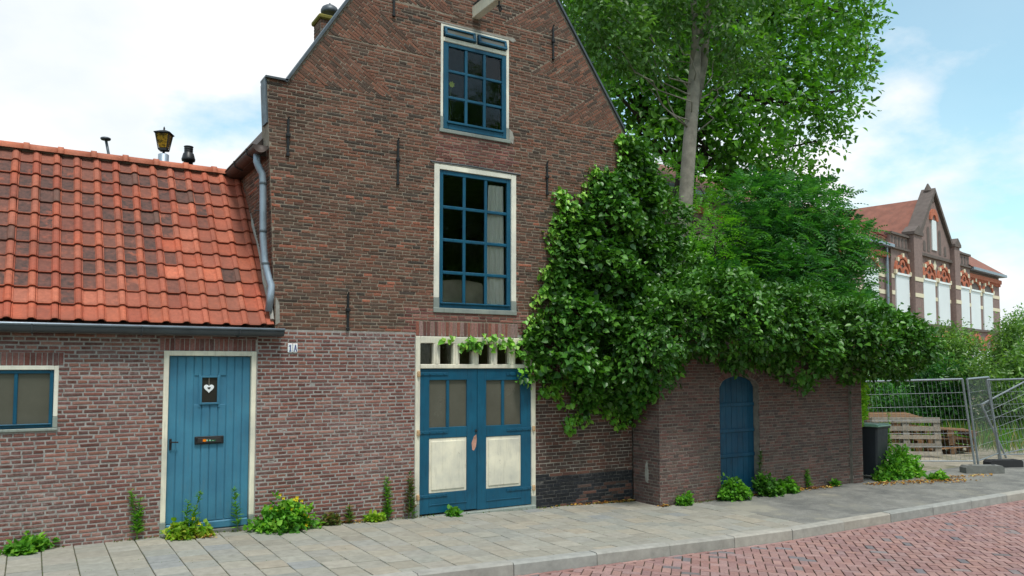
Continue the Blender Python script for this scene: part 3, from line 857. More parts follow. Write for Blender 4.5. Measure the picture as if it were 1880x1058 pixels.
# upper bricks with braided triangles along the slopes
NT = 6
def tri_left(k):
    za = SLZ0 + .02 + (APZ - SLZ0) * k / NT; zb = SLZ0 + .02 + (APZ - SLZ0) * (k + 1) / NT
    A = (g_left(max(za, SH + .002)), za); Bp = (g_left(zb), zb)
    t = ((Bp[0] - A[0]), (Bp[1] - A[1])); L = math.hypot(*t); t = (t[0] / L, t[1] / L); n = (t[1], -t[0])
    T = (Bp[0] + n[0] * ((Bp[1] - A[1]) / -n[1]), A[1])
    return A, Bp, T, t, n, L
def tri_right(k):
    za = SRZ0 - .02 + (APZ - SRZ0) * k / NT; zb = SRZ0 - .02 + (APZ - SRZ0) * (k + 1) / NT
    A = (g_right(max(za, SRZ0 + .002)), za); Bp = (g_right(zb), zb)
    t = ((Bp[0] - A[0]), (Bp[1] - A[1])); L = math.hypot(*t); t = (t[0] / L, t[1] / L); n = (-t[1], t[0])
    T = (Bp[0] + n[0] * ((Bp[1] - A[1]) / -n[1]), A[1])
    return A, Bp, T, t, n, L
TL = [tri_left(k) for k in range(NT)]; TR = [tri_right(k) for k in range(NT)]
def xl_lim(z):
    for A, Bp, T, t, n, L in TL:
        if A[1] <= z < Bp[1]: return max(g_left(z), min(T[0], Bp[0] + (T[0] - Bp[0]) * (Bp[1] - z) / (Bp[1] - A[1])) + .006)
    return g_left(z)
def xr_lim(z):
    for A, Bp, T, t, n, L in TR:
        if A[1] <= z < Bp[1]: return min(g_right(z), max(T[0], Bp[0] + (T[0] - Bp[0]) * (Bp[1] - z) / (Bp[1] - A[1])) - .006)
    return g_right(z)
MEANB = lin((112, 82, 68))
BROWN = [tuple(a * .68 + b * .32 for a, b in zip(c, MEANB)) for c in BROWN]; RUST = [tuple(a * .7 + b * .3 for a, b in zip(c, MEANB)) for c in RUST]
def brown(x, z):
    h = (z - 2.2) / 3.5 + .18 * math.sin(x * 2.1 + z * 1.3) + random.gauss(0, .25)
    pal = RUST if h > .55 else BROWN
    c = pick(pal)
    if random.random() < .08: c = lin((74, 63, 57))
    if random.random() < .03 and z < 4.2: c = lin((162, 100, 80))
    if 4.0 < x < 6 and z < 2.52: c = pick(PINK)
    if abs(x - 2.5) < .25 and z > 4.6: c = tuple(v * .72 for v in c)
    if 4.4 < x < 5.6 and 4.45 < z < 4.9: c = pick(PINK)
    return jit(c, .12)
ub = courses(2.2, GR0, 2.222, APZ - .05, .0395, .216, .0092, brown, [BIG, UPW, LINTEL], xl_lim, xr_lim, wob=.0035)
for A, Bp, T, t, n, L in TL + TR:
    sgn = 1 if n[0] > 0 else -1
    s = 0.0; i = 0
    while s < L - .01:
        w_ = .0395; q = -.02 - (.05 if i % 2 else 0)
        while q < 2.2:
            ln = .216 if i % 2 == 0 else .108
            p0, p1, q0, q1 = s + .004, s + w_ - .004, q + .004, q + ln - .004
            poly = [(A[0] + t[0]*a + n[0]*c, A[1] + t[1]*a + n[1]*c) for a, c in ((p0, max(q0, .03)), (p0, q1), (p1, q1), (p1, max(q0, .03)))]
            if sgn < 0: poly = poly[::-1]
            q += ln
            if q1 < .05: continue
            poly = clip(poly, 0, -1, -(A[1] + .005))
            if len(poly) >= 3 and area(poly) > .0006: ub.append((poly, jit(pick(RUST), .16), False))
        s += w_; i += 1
ub += soldiers(*LINTEL, .052, [lin((140, 88, 76)), lin((126, 80, 74)), lin((156, 112, 104)), lin((112, 76, 70)), lin((150, 120, 114))])
ub = [x for x in ub]
lay_bricks(upper_wall, ub, facade, M['brick_brown'], proud=.002, singles=300)
sb = courses(D - .0, 11.4, 2.22, 4.32, .0395, .216, .0075, brown, wob=.003)
lay_bricks(upper_wall, sb, side, M['brick_brown'], proud=.0025, singles=0, name='side_brick')
# patched mortar around openings and at the roof junction
def patch(mb, pts, d0=-.006, d1=.01, mp=facade):
    mb = MB(); mb.prism(pts, mp, d0, d1); mb.build('mortar_patch', M['plaster'], gab)
patch(None, [(4.33, 6.335), (4.52, 6.345), (5.62, 6.36), (5.65, 6.33), (5.60, 6.30), (5.54, 6.322), (4.49, 6.322)])
patch(None, [(5.54, 4.90), (5.60, 4.86), (5.615, 4.95), (5.585, 5.04), (5.54, 5.06)])
patch(None, [(4.36, 4.438), (5.68, 4.438), (5.66, 4.462), (4.7, 4.47), (4.38, 4.458)], -.01)
patch(None, [(2.39, 2.27), (2.44, 2.30), (2.43, 2.52), (2.385, 2.60)])
b = MB(); b.tube([(4.34, D - .006, 4.452), (4.9, D - .009, 4.462), (5.72, D - .008, 4.447)], .010, 6); b.build('drip_ledge', M['zinc_dark'], gab)

# windows
bigw = sash_window(gab, 'window', BIG[0], BIG[1], BIG[2], BIG[3], .078, .068, .085, 3, 4, sash=.058, bar=.042, foot=.18, bars_x=[4.855, 5.185], bars_z=[3.018, 3.446, 3.88])
bigw["label"] = 'tall twelve pane window'
b = MB()
x0, x1, z0, z1 = UPW
b.box(x0, x0 + .036, D - .006, D + .11, z0 + .15, z1, ch=.005); b.box(x1 - .045, x1, D - .006, D + .11, z0 + .15, z1, ch=.005)
b.box(x0 + .036, x1 - .045, D - .004, D + .11, z1 - .03, z1, ch=.004); b.box(x0 + .036, x1 - .045, D - .018, D + .11, 6.083, 6.142, ch=.006)
b.box(5.0, 5.035, D + .0, D + .1, 6.143, z1 - .03, ch=.004)
upw = b.build('window', M['white'], gab)
b = MB(); b.box(x0 - .002, x0 + .04, D - .009, D + .1, z0 - .01, z0 + .149, ch=.004); b.box(x1 - .047, x1 + .002, D - .009, D + .1, z0 - .01, z0 + .149, ch=.004); b.box(x0 - .02, x1 + .02, D - .02, D + .1, z0 - .06, z0 - .011, ch=.006); b.build('sill', M['grey_paint'], upw)
sx0, sx1, sz0, sz1 = 4.524, 5.488, 4.915, 6.078
b = MB(); ys0, ys1 = D - .012, D + .04
b.box(sx0, sx0 + .072, ys0, ys1, sz0, sz1, ch=.005); b.box(sx1 - .068, sx1, ys0, ys1, sz0, sz1, ch=.005)
b.box(sx0 + .072, sx1 - .068, ys0, ys1, sz1 - .05, sz1, ch=.005); b.box(sx0 + .072, sx1 - .068, ys0, ys1, sz0, sz0 + .10, ch=.005); b.box(sx0 + .05, sx1 - .05, ys0 - .02, ys0 - .001, sz0 + .075, sz0 + .105, ch=.004)
b.build('sash', M['blue'], upw)
UX = [4.596, 4.866, 5.148, 5.42]; UZ = [5.015, 5.345, 5.70, 6.028]
for xb in UX[1:3]:
    b = MB(); b.box(xb - .021, xb + .021, ys0 + .006, ys1 - .004, UZ[0] - .002, UZ[3] + .002, ch=.007); b.build('glazing_bar', M['blue'], upw)
for zb in UZ[1:3]:
    b = MB(); b.box(UX[0] - .002, UX[3] + .002, ys0 + .009, ys1 - .007, zb - .019, zb + .019, ch=.007); b.build('glazing_bar', M['blue'], upw)
for i in range(3):
    for j in range(3):
        b = MB(); t, q = random.uniform(-.004, .004), random.uniform(-.004, .004); yy = D + .014
        b.add([(UX[i] - .004, yy - t - q, UZ[j] - .004), (UX[i+1] + .004, yy + t - q, UZ[j] - .004), (UX[i+1] + .004, yy + t + q, UZ[j+1] + .004), (UX[i] - .004, yy - t + q, UZ[j+1] + .004)], [(0,1,2,3)])
        b.build('pane', M['glass'], upw)
for xa, xb in ((4.53, 4.995), (5.04, 5.485)):          # two tilted hopper lights, hinged at the top
    v0 = empty('hopper_light', (0, D - .005, 6.285), upw); v0.rotation_euler = (R(-15), 0, 0)
    b = MB(); h = -.135
    b.box(xa, xb, -.018, .018, h, h + .035, ch=.004); b.box(xa, xb, -.018, .018, -.03, 0, ch=.004); b.box(xa, xa + .035, -.018, .018, h + .035, -.03, ch=.004); b.box(xb - .035, xb, -.018, .018, h + .035, -.03, ch=.004)
    b.build('hopper_frame', M['blue'], v0)
    b = MB(); b.add([(xa + .03, 0, h + .03), (xb - .03, 0, h + .03), (xb - .03, 0, -.025), (xa + .03, 0, -.025)], [(0,1,2,3)]); b.build('hopper_pane', M['frosted'], v0)
for o in list(upw.children):
    pass
# double doors
gx0, gx1 = 4.152, 5.963
b = MB()
b.box(gx0, 4.216, D - .012, D + .12, .06, 2.176, ch=.006); b.box(5.895, gx1, D - .012, D + .12, .02, 2.176, ch=.006)
b.box(4.216, 5.895, D - .012, D + .12, 2.09, 2.176, ch=.006); b.box(4.216, 5.895, D - .02, D + .12, 1.766, 1.822, ch=.006)
PX_ = [(4.216, 4.218), (4.404, 4.494), (4.684, 4.778), (4.973, 5.062), (5.255, 5.348), (5.537, 5.634), (5.80, 5.895)]
for a, c in PX_[1:]: 
    b.box(a, c, D - .010, D + .10, 1.822, 2.09, ch=.005); b.box(a + .028, c - .028, D - .022, D - .010, 1.822, 2.09, ch=.004)
gate = b.build('double_doors', M['cream'], gab)
edges = [4.216] + [v for ac in PX_[1:] for v in ac]
for i in range(6):
    a, c = edges[2 * i], edges[2 * i + 1]
    b = MB(); b.add([(a - .004, D + .05, 1.818), (c + .004, D + .05, 1.818), (c + .004, D + .05, 2.094), (a - .004, D + .05, 2.094)], [(0,1,2,3)]); b.build('transom_pane', M['glass'], gate)
for xa, xb, za, zb in ((gx0 - .003, 4.218, -.12, .059), (5.893, gx1 + .003, -.2, .019)):
    b = MB(); b.box(xa, xb, D - .016, D + .12, za, zb, ch=.005); b.build('jamb_foot', M['grey_paint'], gate)
b = MB(); b.box(4.19, 5.94, D - .06, D + .1, -.25, -.094, ch=.008); b.build('threshold', M['grey_paint'], gate)
def leaf(x0, x1, zb, stile_l, stile_r, pane_bars, pz0, pz1, panel, inner_right):
    b = MB(); y0, y1 = D + .004, D + .05
    b.box(x0, x0 + stile_l, y0, y1, zb, 1.760, ch=.004); b.box(x1 - stile_r, x1, y0, y1, zb, 1.760, ch=.004)
    a, c = x0 + stile_l, x1 - stile_r
    b.box(a, c, y0, y1, pz1, 1.760, ch=.004); b.box(a, c, y0, y1, panel[1], pz0, ch=.004); b.box(a, c, y0, y1, zb, panel[0], ch=.004)
    lf = b.build('door_leaf', M['blue'], gate)
    b = MB(); b.box(pane_bars[0], pane_bars[1], y0 + .004, y1, pz0, pz1, ch=.005); b.build('glazing_bar', M['blue'], gate)
    for xa, xb in ((a, pane_bars[0]), (pane_bars[1], c)):
        b = MB(); b.box(xa - .003, xb + .003, D + .030, D + .036, pz0 - .003, pz1 + .003); b.build('obscured_pane', M['frosted'], gate)
    b = MB(); b.box(a + .004, c - .004, D + .012, D + .045, panel[0] + .004, panel[1] - .004, ch=.002); b.box(a + .035, c - .035, D + .000, D + .0115, panel[0] + .04, panel[1] - .04, ch=.006); b.build('cream_panel', M['cream'], gate)
    b = MB(); b.box(a + .0, c, D - .004, D + .003, zb + .10, zb + .112, ch=.002); b.build('bead', M['blue'], gate)
    return lf
leaf(4.220, 5.046, -.07, .132, .15, (4.598, 4.638), 1.012, 1.617, (.18, .876), True)
leaf(5.052, 5.892, -.085, .135, .158, (5.427, 5.470), 1.006, 1.608, (.172, .861), False)
for (z, s) in ((1.697, 0), (.955, 0), (.150, 0), (1.69, 1), (.94, 1), (.135, 1)):
    b = MB()
    xa, xb = ((4.205, 4.612) if s == 0 else (5.50, 5.905))
    b.box(xa, xb, D - .006, D + .003, z - .021, z + .021, ch=.004)
    for q in range(4): b.lathe([(.009, 0), (.009, .006), (.004, .009)], (xa + .06 + q * .1, 0, 0), 6)
    st = MB(); st.box(xa, xb, D - .006, D + .003, z - .021, z + .021, ch=.004)
    for q in range(4):
        cxq = xa + .05 + q * .1; st.box(cxq - .009, cxq + .009, D - .013, D - .006, z - .009, z + .009, ch=.003)
    st.build('strap_hinge', M['blue'], gate)
    hp = MB(); xp = 4.19 if s == 0 else 5.922
    hp.lathe([(.019, -.035), (.022, -.02), (.022, .02), (.019, .035)], (xp, D - .02, z), 10); hp.build('hinge_pin', plain('rusty cream pin', lin((196, 160, 120)), rough=.7, var=.4, scale=40), gate)
# bare wood scar and lock
b = MB(); sc = [(4.975, .70), (5.0, .69), (5.03, .74), (5.042, .83), (5.035, .90), (5.0, .875), (4.965, .79)]
b.prism(sc, facade, .0015, .006); b.build('bare_wood_scar', plain('bare pinkish wood', lin((196, 146, 128)), rough=.85, var=.3, scale=30), gate)
b = MB(); b.box(5.015, 5.035, D - .016, D + .002, .93, .965, ch=.004); b.tube([(5.025, D - .016, .95), (5.025, D - .04, .95), (4.985, D - .045, .945)], .007, 6); b.build('handle', M['iron'], gate)

# wall anchors
def anchor(x, z0, z1):
    b = MB(); w = .014
    b.box(x - w, x + w, D - .030, D - .006, z0, z1, ch=.006)
    zm = z0 + (z1 - z0) * .55
    b.box(x - .026, x + .026, D - .040, D - .002, zm - .022, zm + .022, ch=.006); b.box(x - .02, x + .02, D - .034, D - .004, z0 - .01, z0 + .03, ch=.006)
    b.tube([(x, D - .02, z1 - .01), (x + .004, D - .035, z1 + .02)], .010, 6)
    b.build('wall_anchor', M['iron'], gab)
for x, za, zb in ((2.495, 4.26, 4.70), (3.885, 4.09, 4.66), (3.25, 2.235, 2.67), (6.16, 4.22, 4.68), (6.27, 6.2, 6.68), (3.81, 6.25, 6.75)): anchor(x, za, zb)
# hoist beam with hook
b = MB(); v = []
x0, x1 = 4.955, 5.065
b.box(x0, x1, D - 1.15, D + .1, 6.50, 6.66, ch=.006); beam = b.build('hoist_beam', M['cream'], gab)
b = MB(); b.box(x0 - .012, x1 + .012, D - 1.17, D - .03, 6.661, 6.68, ch=.004); b.build('beam_cover', M['zinc_dark'], beam)
b = MB(); hk = [(5.01, D - .62, 6.52), (5.01, D - .62, 6.43)] + [(5.01 + .035 * math.sin(a), D - .62, 6.40 - .035 * math.cos(a) + .0) for a in np.linspace(0.2, 4.2, 9)]
b.tube(hk, .010, 6); b.build('hook', M['iron'], beam)
# zinc copings on shoulders and slopes
b = MB()
def coping(p, q, over=.03, th=.028):
    (xa, za), (xb, zb) = p, q; L = math.hypot(xb - xa, zb - za); n = (-(zb - za) / L, (xb - xa) / L)
    if n[1] < 0: n = (-n[0], -n[1])
    b.prism([(xa, za), (xb, zb), (xb + n[0] * th, zb + n[1] * th), (xa + n[0] * th, za + n[1] * th)], facade, -over, .30)
coping((g_left(SH + .002) - .0, SLZ0 - .03), (APX, APZ)); coping((APX + .005, APZ), (SRX0, SRZ0)); b.box(2.22, 2.49, D - .03, D + .22, SH + .002, SH + .03, ch=.004)
b.build('coping', M['zinc_dark'], gab)
b = MB(); b.prism([(D - .006, 4.62), (D + .20, 4.62), (D + .20, SH), (D - .006, SH)], side, -.022, -.006); b.build('shoulder_cladding', M['zinc_dark'], gab)
# eaves gutter and downpipe on the side wall
gg = half_gutter((2.175, D - .03, 4.335), (2.165, 17.0, 4.30), .085).build('side_gutter', M['gutter_brown'], gab, True)
b = MB(); b.box(2.18, 2.31, D + .10, 17, 4.24, 4.34, ch=.004); b.build('eaves_board', M['gutter_brown'], gab)
for yb in (9.35, 10.0, 10.7, 11.4):
    b = MB(); b.tube([(2.27, yb, 4.36), (2.26, yb, 4.27), (2.17, yb, 4.235), (2.09, yb, 4.27), (2.075, yb, 4.34)], .009, 6); b.build('gutter_bracket', M['iron'], gg)
b = MB()
pipe = [(2.175, D + .12, 4.27), (2.175, D + .12, 4.17), (2.19, D + .11, 4.12), (2.235, D + .10, 4.03), (2.245, D + .10, 3.9), (2.255, D + .10, 3.3), (2.275, D + .085, 3.02), (2.315, D + .03, 2.80), (2.335, D + .0, 2.72), (2.325, D - .02, 2.62), (2.300, D - .03, 2.42)]
b.tube(pipe, .041, 12); dp = b.build('downpipe', M['zinc'], gab, True)
for z, xx, yy in ((3.92, 2.245, D + .10), (3.36, 2.254, D + .10), (2.98, 2.283, D + .075)):
    b = MB(); b.lathe([(.046, -.014), (.048, 0), (.046, .014)], (xx, yy, z), 12); b.build('pipe_collar', M['zinc_dark'], dp)
b = MB(); b.tube([(2.30, D + .12, 3.6), (2.15, D + .12, 3.6)], .008, 6); b.build('pipe_hook', M['iron'], dp)
# flashing between roof and side wall
b = MB()
pts = [rp(ROOF_R + .035, s, .05) for s in np.linspace(.05, sl - .1, 9)]
b.tube([tuple(p + Vector((.012 * math.sin(i * 2.1), 0, 0))) for i, p in enumerate(pts)], [.022 + .008 * math.sin(i * 1.7) for i in range(9)], 7); b.build('mortar_fillet', M['plaster'], gab)
# main roof
b = MB()
for (xa, za, xb, zb) in ((2.17, 4.37, APX, 7.93), (7.72, 4.37, APX, 7.93)):
    y0, y1 = D + .27, 17.0
    b.add([(xa, y0, za), (xb, y0, zb), (xb, y1, zb), (xa, y1, za), (xa, y0, za - .12), (xb, y0, zb - .12), (xb, y1, zb - .12), (xa, y1, za - .12)], [(0,1,2,3), (7,6,5,4), (0,4,5,1), (1,5,6,2), (2,6,7,3), (3,7,4,0)])
b.build('main_roof', plain('dark roof tile', lin((74, 62, 56)), rough=.8, var=.4, scale=12), gab)
# chimney
b = MB(); cx_, cy_ = 3.93, D + 3.0
b.box(cx_ - .17, cx_ + .17, cy_ - .17, cy_ + .17, 6.2, 7.30); chim = b.build('chimney', M['mortar_dark'], gab)
cb = []
def chf(u, w, d): return (u, cy_ - .17 + d, w)
def chs(u, w, d): return (cx_ - .17 + d, u, w)
for mpf, c0 in ((chf, cx_), (chs, cy_)):
    lay_bricks(chim, courses(c0 - .17, c0 + .17, 6.3, 7.30, .05, .17, .008, lambda x, z: jit(pick(BROWN), .15)), mpf, M['brick_brown'], proud=.004, name='chimney_brick')
b = MB(); b.box(cx_ - .21, cx_ + .21, cy_ - .21, cy_ + .21, 7.301, 7.38, ch=.02); b.build('mossy_cap', plain('mossy cement', lin((120, 112, 50)), rough=1, var=.45, scale=12, bump=.6), chim)
b = MB(); b.lathe([(.10, 0), (.105, .10), (.13, .10), (.145, .13), (.145, .16), (.12, .21), (.07, .245), (.018, .255), (.012, .29)], (cx_ + .03, cy_, 7.38), 18); b.build('cowl', M['zinc_dark'], chim, True)

# house number
num = empty('house_number', (2.59, D - .02, 2.0)); tag(num, 'white enamel house number tiles reading 1A on pink brick', 'sign')
def glyph(polys, x, z, h, name):
    b = MB()
    b.box(x - .027, x + .027, D - .012, D + .0, z, z + h, ch=.004); pl = b.build('number_tile', M['enamel'], num); pl.location = (-2.59, -(D - .02), -2.0)
    b = MB()
    for p in polys: b.prism([(x + u * .05, z + h * w) for u, w in p], facade, -.0145, -.011)
    gl = b.build('digit', M['enamel_blue'], num); gl.location = (-2.59, -(D - .02), -2.0)
glyph([[(-.1, .18), (.12, .18), (.12, .84), (-.1, .84)], [(-.3, .12), (.32, .12), (.32, .2), (-.3, .2)], [(-.32, .66), (-.1, .7), (-.1, .84), (-.14, .84)]], 2.562, 1.955, .105, '1')
glyph([[(-.34, .14), (-.2, .14), (.06, .86), (-.06, .86)], [(.16, .14), (.36, .14), (.1, .86), (-.06, .86)], [(-.16, .36), (.2, .36), (.2, .44), (-.14, .44)], [(-.42, .12), (-.1, .12), (-.1, .17), (-.42, .17)], [(.06, .12), (.42, .12), (.42, .17), (.06, .17)]], 2.621, 1.955, .105, 'A')

# things behind the panes
b = MB(); n = 40; v = []; 
for i in range(n + 1):
    u = i / n; x = 5.235 + .27 * u; yy = D + .082 + .007 * math.sin(u * 26) + .005 * math.sin(u * 11 + 1)
    wv = .006 * math.sin(u * 21)
    v += [(x + wv, yy, 2.52), (x, yy, 3.4), (5.26 + .235 * u, yy + .005, 4.27)]
f = []
for i in range(n): f += [(3*i, 3*i+3, 3*i+4, 3*i+1), (3*i+1, 3*i+4, 3*i+5, 3*i+2)]
b.add(v, f); cu = b.build('curtain', M['curtain'], None, True); tag(cu, 'white gathered curtain behind the right panes of the tall window', 'curtain')
b = MB(); pts = [(4.45, 2.38), (5.22, 2.38), (5.22, 2.88)] + [(5.2 - .75 * t, 2.90 + .05 * math.sin(t * math.pi * .9 + .35)) for t in np.linspace(0, 1, 9)]
b.prism(pts, facade, .16, .2); o = b.build('room_screen', M['beige']); tag(o, 'beige curved screen behind the lowest panes of the tall window', 'screen')
b = MB(); b.tube([(4.685, D + .12, 4.80), (4.69, D + .12, 5.40), (4.70, D + .11, 5.56)], .006, 6)
fl = b.build('potted_flower', plain('flower stem', lin((90, 104, 60)), rough=.7)); tag(fl, 'single yellow flower on a stem behind the upper window', 'flower')
b = MB(); 
for k in range(7):
    a = 2 * math.pi * k / 7; b.add([(4.70, D + .105, 5.565), (4.70 + .035 * math.cos(a) , D + .10, 5.565 + .035 * math.sin(a)), (4.70 + .045 * math.cos(a + .45), D + .095, 5.565 + .045 * math.sin(a + .45)), (4.70 + .035 * math.cos(a + .9), D + .10, 5.565 + .035 * math.sin(a + .9))], [(0,1,2,3)])
b.build('blossom', plain('yellow petal', lin((206, 214, 70)), rough=.6), fl)
b = MB(); b.lathe([(.05, 0), (.065, .1), (.07, .1)], (4.685, D + .14, 4.745), 12); b.build('pot', M['beige'], fl)

# ------------------------------------------------------------------ walled annex with arched door
AY = 8.53; AX0, AX1 = 7.70, 12.31; ATOP = 2.15
ann = empty('brick_annex'); tag(ann, 'low dark brick annex with narrow arched blue door under ivy', 'annex')
def annf(u, w, d): return (u, AY + d, w)
def anns(u, w, d): return (AX0 + d, u, w)
def annr(u, w, d): return (AX1 - d, u, w)
AD = (8.915, 9.785, -.4, 1.47)          # opening up to the spring of the arch
arc_r, arc_h = (AD[1] - AD[0]) / 2, .175
def arc(u): t = (u - (AD[0] + AD[1]) / 2) / arc_r; return AD[3] + arc_h * math.sqrt(max(0, 1 - t * t)) if abs(t) < 1 else AD[3]
b = MB(); AH = [(AD[0], AD[1], -.4, AD[3])]
wall_sheet(b, AX0 + .004, AX1, -.4, AD[3], AH, annf, .002, .35)
ns = 12
for i in range(ns):
    ua, ub_ = AD[0] + (AD[1] - AD[0]) * i / ns, AD[0] + (AD[1] - AD[0]) * (i + 1) / ns
    b.prism([(ua, arc(ua)), (ub_, arc(ub_)), (ub_, ATOP), (ua, ATOP)], annf, .002, .35)
wall_sheet(b, AX0 + .004, AD[0], AD[3], ATOP, [], annf, .002, .35); wall_sheet(b, AD[1], AX1, AD[3], ATOP, [], annf, .002, .35)
b.box(AX0 + .008, AX0 + .3, AY + .36, D + .0, -.4, ATOP); b.box(AX1 - .3, AX1 - .008, AY + .36, 11.0, -.4, ATOP); b.box(AX0 + .31, AX1 - .31, 10.8, 11.0, -.4, ATOP)
b.box(AX0, AX1, AY + .03, 11.0, ATOP + .002, ATOP + .08)
awall = b.build('wall', M['mortar_dark'], ann)
def annt(x, z): return jit(pick(ANNEXB), .15)
ab = courses(AX0, 12.02, -.30, ATOP, .0452, .205, .0095, annt, [(AD[0], AD[1], -.4, AD[3]), (AD[0] - .10, AD[1] + .10, AD[3], AD[3] + .36)])
mid_ = (AD[0] + AD[1]) / 2
for i in range(19):                                       # ring of bricks over the arch
    a0, a1 = math.pi * i / 19, math.pi * (i + 1) / 19
    def ap(a, k): return (mid_ - (arc_r + k) * math.cos(a), AD[3] + (arc_h + k) * math.sin(a))
    e = .012
    ab.append(([ap(a0 + e, .004), ap(a0 + e, .10), ap(a1 - e, .10), ap(a1 - e, .004)], annt(0, 0), False))
for x0, x1 in ((AD[0] - .10, AD[1] + .10),):
    z = AD[3] + .003
    while z < AD[3] + .36:
        k = (z - AD[3] + .02) / (arc_h + .10); hw = (arc_r + .10) * math.sqrt(max(0, 1 - k * k)) if k < 1 else 0
        for xa, xb in (((x0, mid_ - hw - .006), (mid_ + hw + .006, x1)) if hw > 0 else ((x0, mid_), (mid_ + .008, x1))):
            x = xa
            while x < xb - .03:
                ln = min(.2, xb - x); ab.append(([(x + .004, z + .004), (x + ln - .004, z + .004), (x + ln - .004, z + .041), (x + .004, z + .041)], annt(0, 0), False)); x += ln
        z += .0452
lay_bricks(awall, ab, annf, M['brick_dark'], proud=.002, singles=300)
pb = courses(12.03, AX1, -.30, ATOP, .0452, .205, .0095, annt)
lay_bricks(awall, pb, lambda u, w, d: (u, AY - .05 + d, w), M['brick_dark'], proud=.0, depth=.06, name='pier_brick')
b = MB(); b.box(12.03, AX1, AY - .045, AY + .007, -.4, ATOP); b.build('pier', M['mortar_dark'], ann)
sdb = courses(AY, D, -.30, ATOP, .0452, .205, .0095, annt); lay_bricks(awall, sdb, anns, M['brick_dark'], proud=.0, depth=.015, singles=0, name='return_brick')
rdb = courses(AY, 11.0, -.30, ATOP, .0452, .205, .0095, annt); lay_bricks(awall, rdb, annr, M['brick_dark'], proud=.002, name='end_brick')
b = MB(); b.prism([(8.78, .10), (8.83, .12), (8.85, .22), (8.83, .36), (8.80, .42), (8.775, .30), (8.77, .18)], anns, -.004, .004); b.build('mortar_patch', M['plaster'], ann)
# arched plank door, set back in the reveal
yd = AY + .11; npl = 7; pw = (AD[1] - AD[0] - .01) / npl
b = MB()
for i in range(ns):
    ua, ub_ = AD[0] + (AD[1] - AD[0]) * i / ns, AD[0] + (AD[1] - AD[0]) * (i + 1) / ns
    b.prism([(ua, -.32), (ub_, -.32), (ub_, arc(ub_) - .003), (ua, arc(ua) - .003)], annf, .14, .17)
adoor = b.build('arched_door', M['old_blue'], ann)
for i in range(npl):
    ua = AD[0] + .005 + i * pw + .003; ub_ = ua + pw - .006; um = (ua + ub_) / 2
    b = MB(); b.prism([(ua, -.16), (ub_, -.16), (ub_, arc(ub_) - .006), (um, arc(um) - .006), (ua, arc(ua) - .006)], annf, .115 + random.uniform(0, .003), .139); b.build('plank', M['old_blue'], adoor)
for z in (1.20, .42, .80):
    b = MB(); b.box(AD[0] + .01, AD[1] - .01, yd - .014, yd + .0045, z - .028, z + .028, ch=.004); b.build('cross_rail', M['old_blue'], adoor)
b = MB(); b.box(AD[0] - .02, AD[1] + .02, AY + .02, AY + .2, -.34, -.175, ch=.01); b.build('threshold', M['concrete'], ann)

# ------------------------------------------------------------------ on and behind the roofs
lt = empty('lantern', (1.59, 12.5, 0)); tag(lt, 'old amber glass lantern on a grey post behind the tiled roof', 'lantern')
def lpart(name, b, mat, smooth=False):
    o = b.build(name, mat, lt, smooth); return o
b = MB(); b.lathe([(.075, -.2), (.075, 4.93), (.06, 4.94)], (0, 0, 0), 16); lpart('post', b, M['zinc'], True)
b = MB(); b.lathe([(.018, 4.94), (.018, 4.99)], (0, 0, 0), 10); b.lathe([(.065, 4.985), (.085, 4.99), (.085, 5.02), (.06, 5.03)], (0, 0, 0), 4, rot=R(20)); lpart('lantern_base', b, M['iron'])
b = MB(); b.lathe([(.155, 5.235), (.165, 5.25), (.06, 5.29), (.02, 5.30), (.012, 5.315), (.016, 5.325), (.006, 5.355)], (0, 0, 0), 4, rot=R(20)); lpart('lantern_roof', b, M['iron'])
b = MB()
for k in range(4):
    a = R(20) + k * math.pi / 2; b.tube([(.082 * math.cos(a), .082 * math.sin(a), 5.0), (.135 * math.cos(a), .135 * math.sin(a), 5.24)], .008, 5)
lpart('lantern_frame', b, M['iron'])
amber, n_, l_, bs_ = newmat('amber glass'); k_ = NB(n_, l_)
l_.new(k_.mix(k_.ramp(k_.noise(30, 3, .6, k_.pos()), .4, .6), c4(lin((92, 70, 20))), c4(lin((200, 150, 40)))), bs_.inputs['Base Color']); bs_.inputs['Roughness'].default_value = .1; bs_.inputs['Transmission Weight'].default_value = .35
b = MB(); b.lathe([(.078, 5.03), (.128, 5.235)], (0, 0, 0), 4, rot=R(20)); lpart('lantern_glass', b, amber)
b = MB(); b.tube([(.79, 11.3, 3.0), (.79, 11.3, 4.5), (.745, 11.3, 4.73)], .017, 8); b.lathe([(.055, 4.725), (.062, 4.735), (.062, 4.75), (.04, 4.76)], (.742, 11.3, 0), 12)
o = b.build('vent_pipe', M['zinc_dark'], None, True); tag(o, 'thin grey vent pipe with flat cap behind the ridge tiles', 'pipe')
b = MB(); b.lathe([(.06, 3.2), (.06, 4.58), (.085, 4.585), (.09, 4.61), (.085, 4.625), (.068, 4.69), (.056, 4.70), (.056, 4.715), (.06, 4.72), (.056, 4.725), (.056, 4.745), (.06, 4.75), (.056, 4.755), (.058, 4.775), (.064, 4.785), (.058, 4.79)], (1.75, 11.3, 0), 18)
o = b.build('flue', M['black_plastic'], None, True); tag(o, 'black plastic flue terminal beside the lantern on the tiled roof', 'flue')

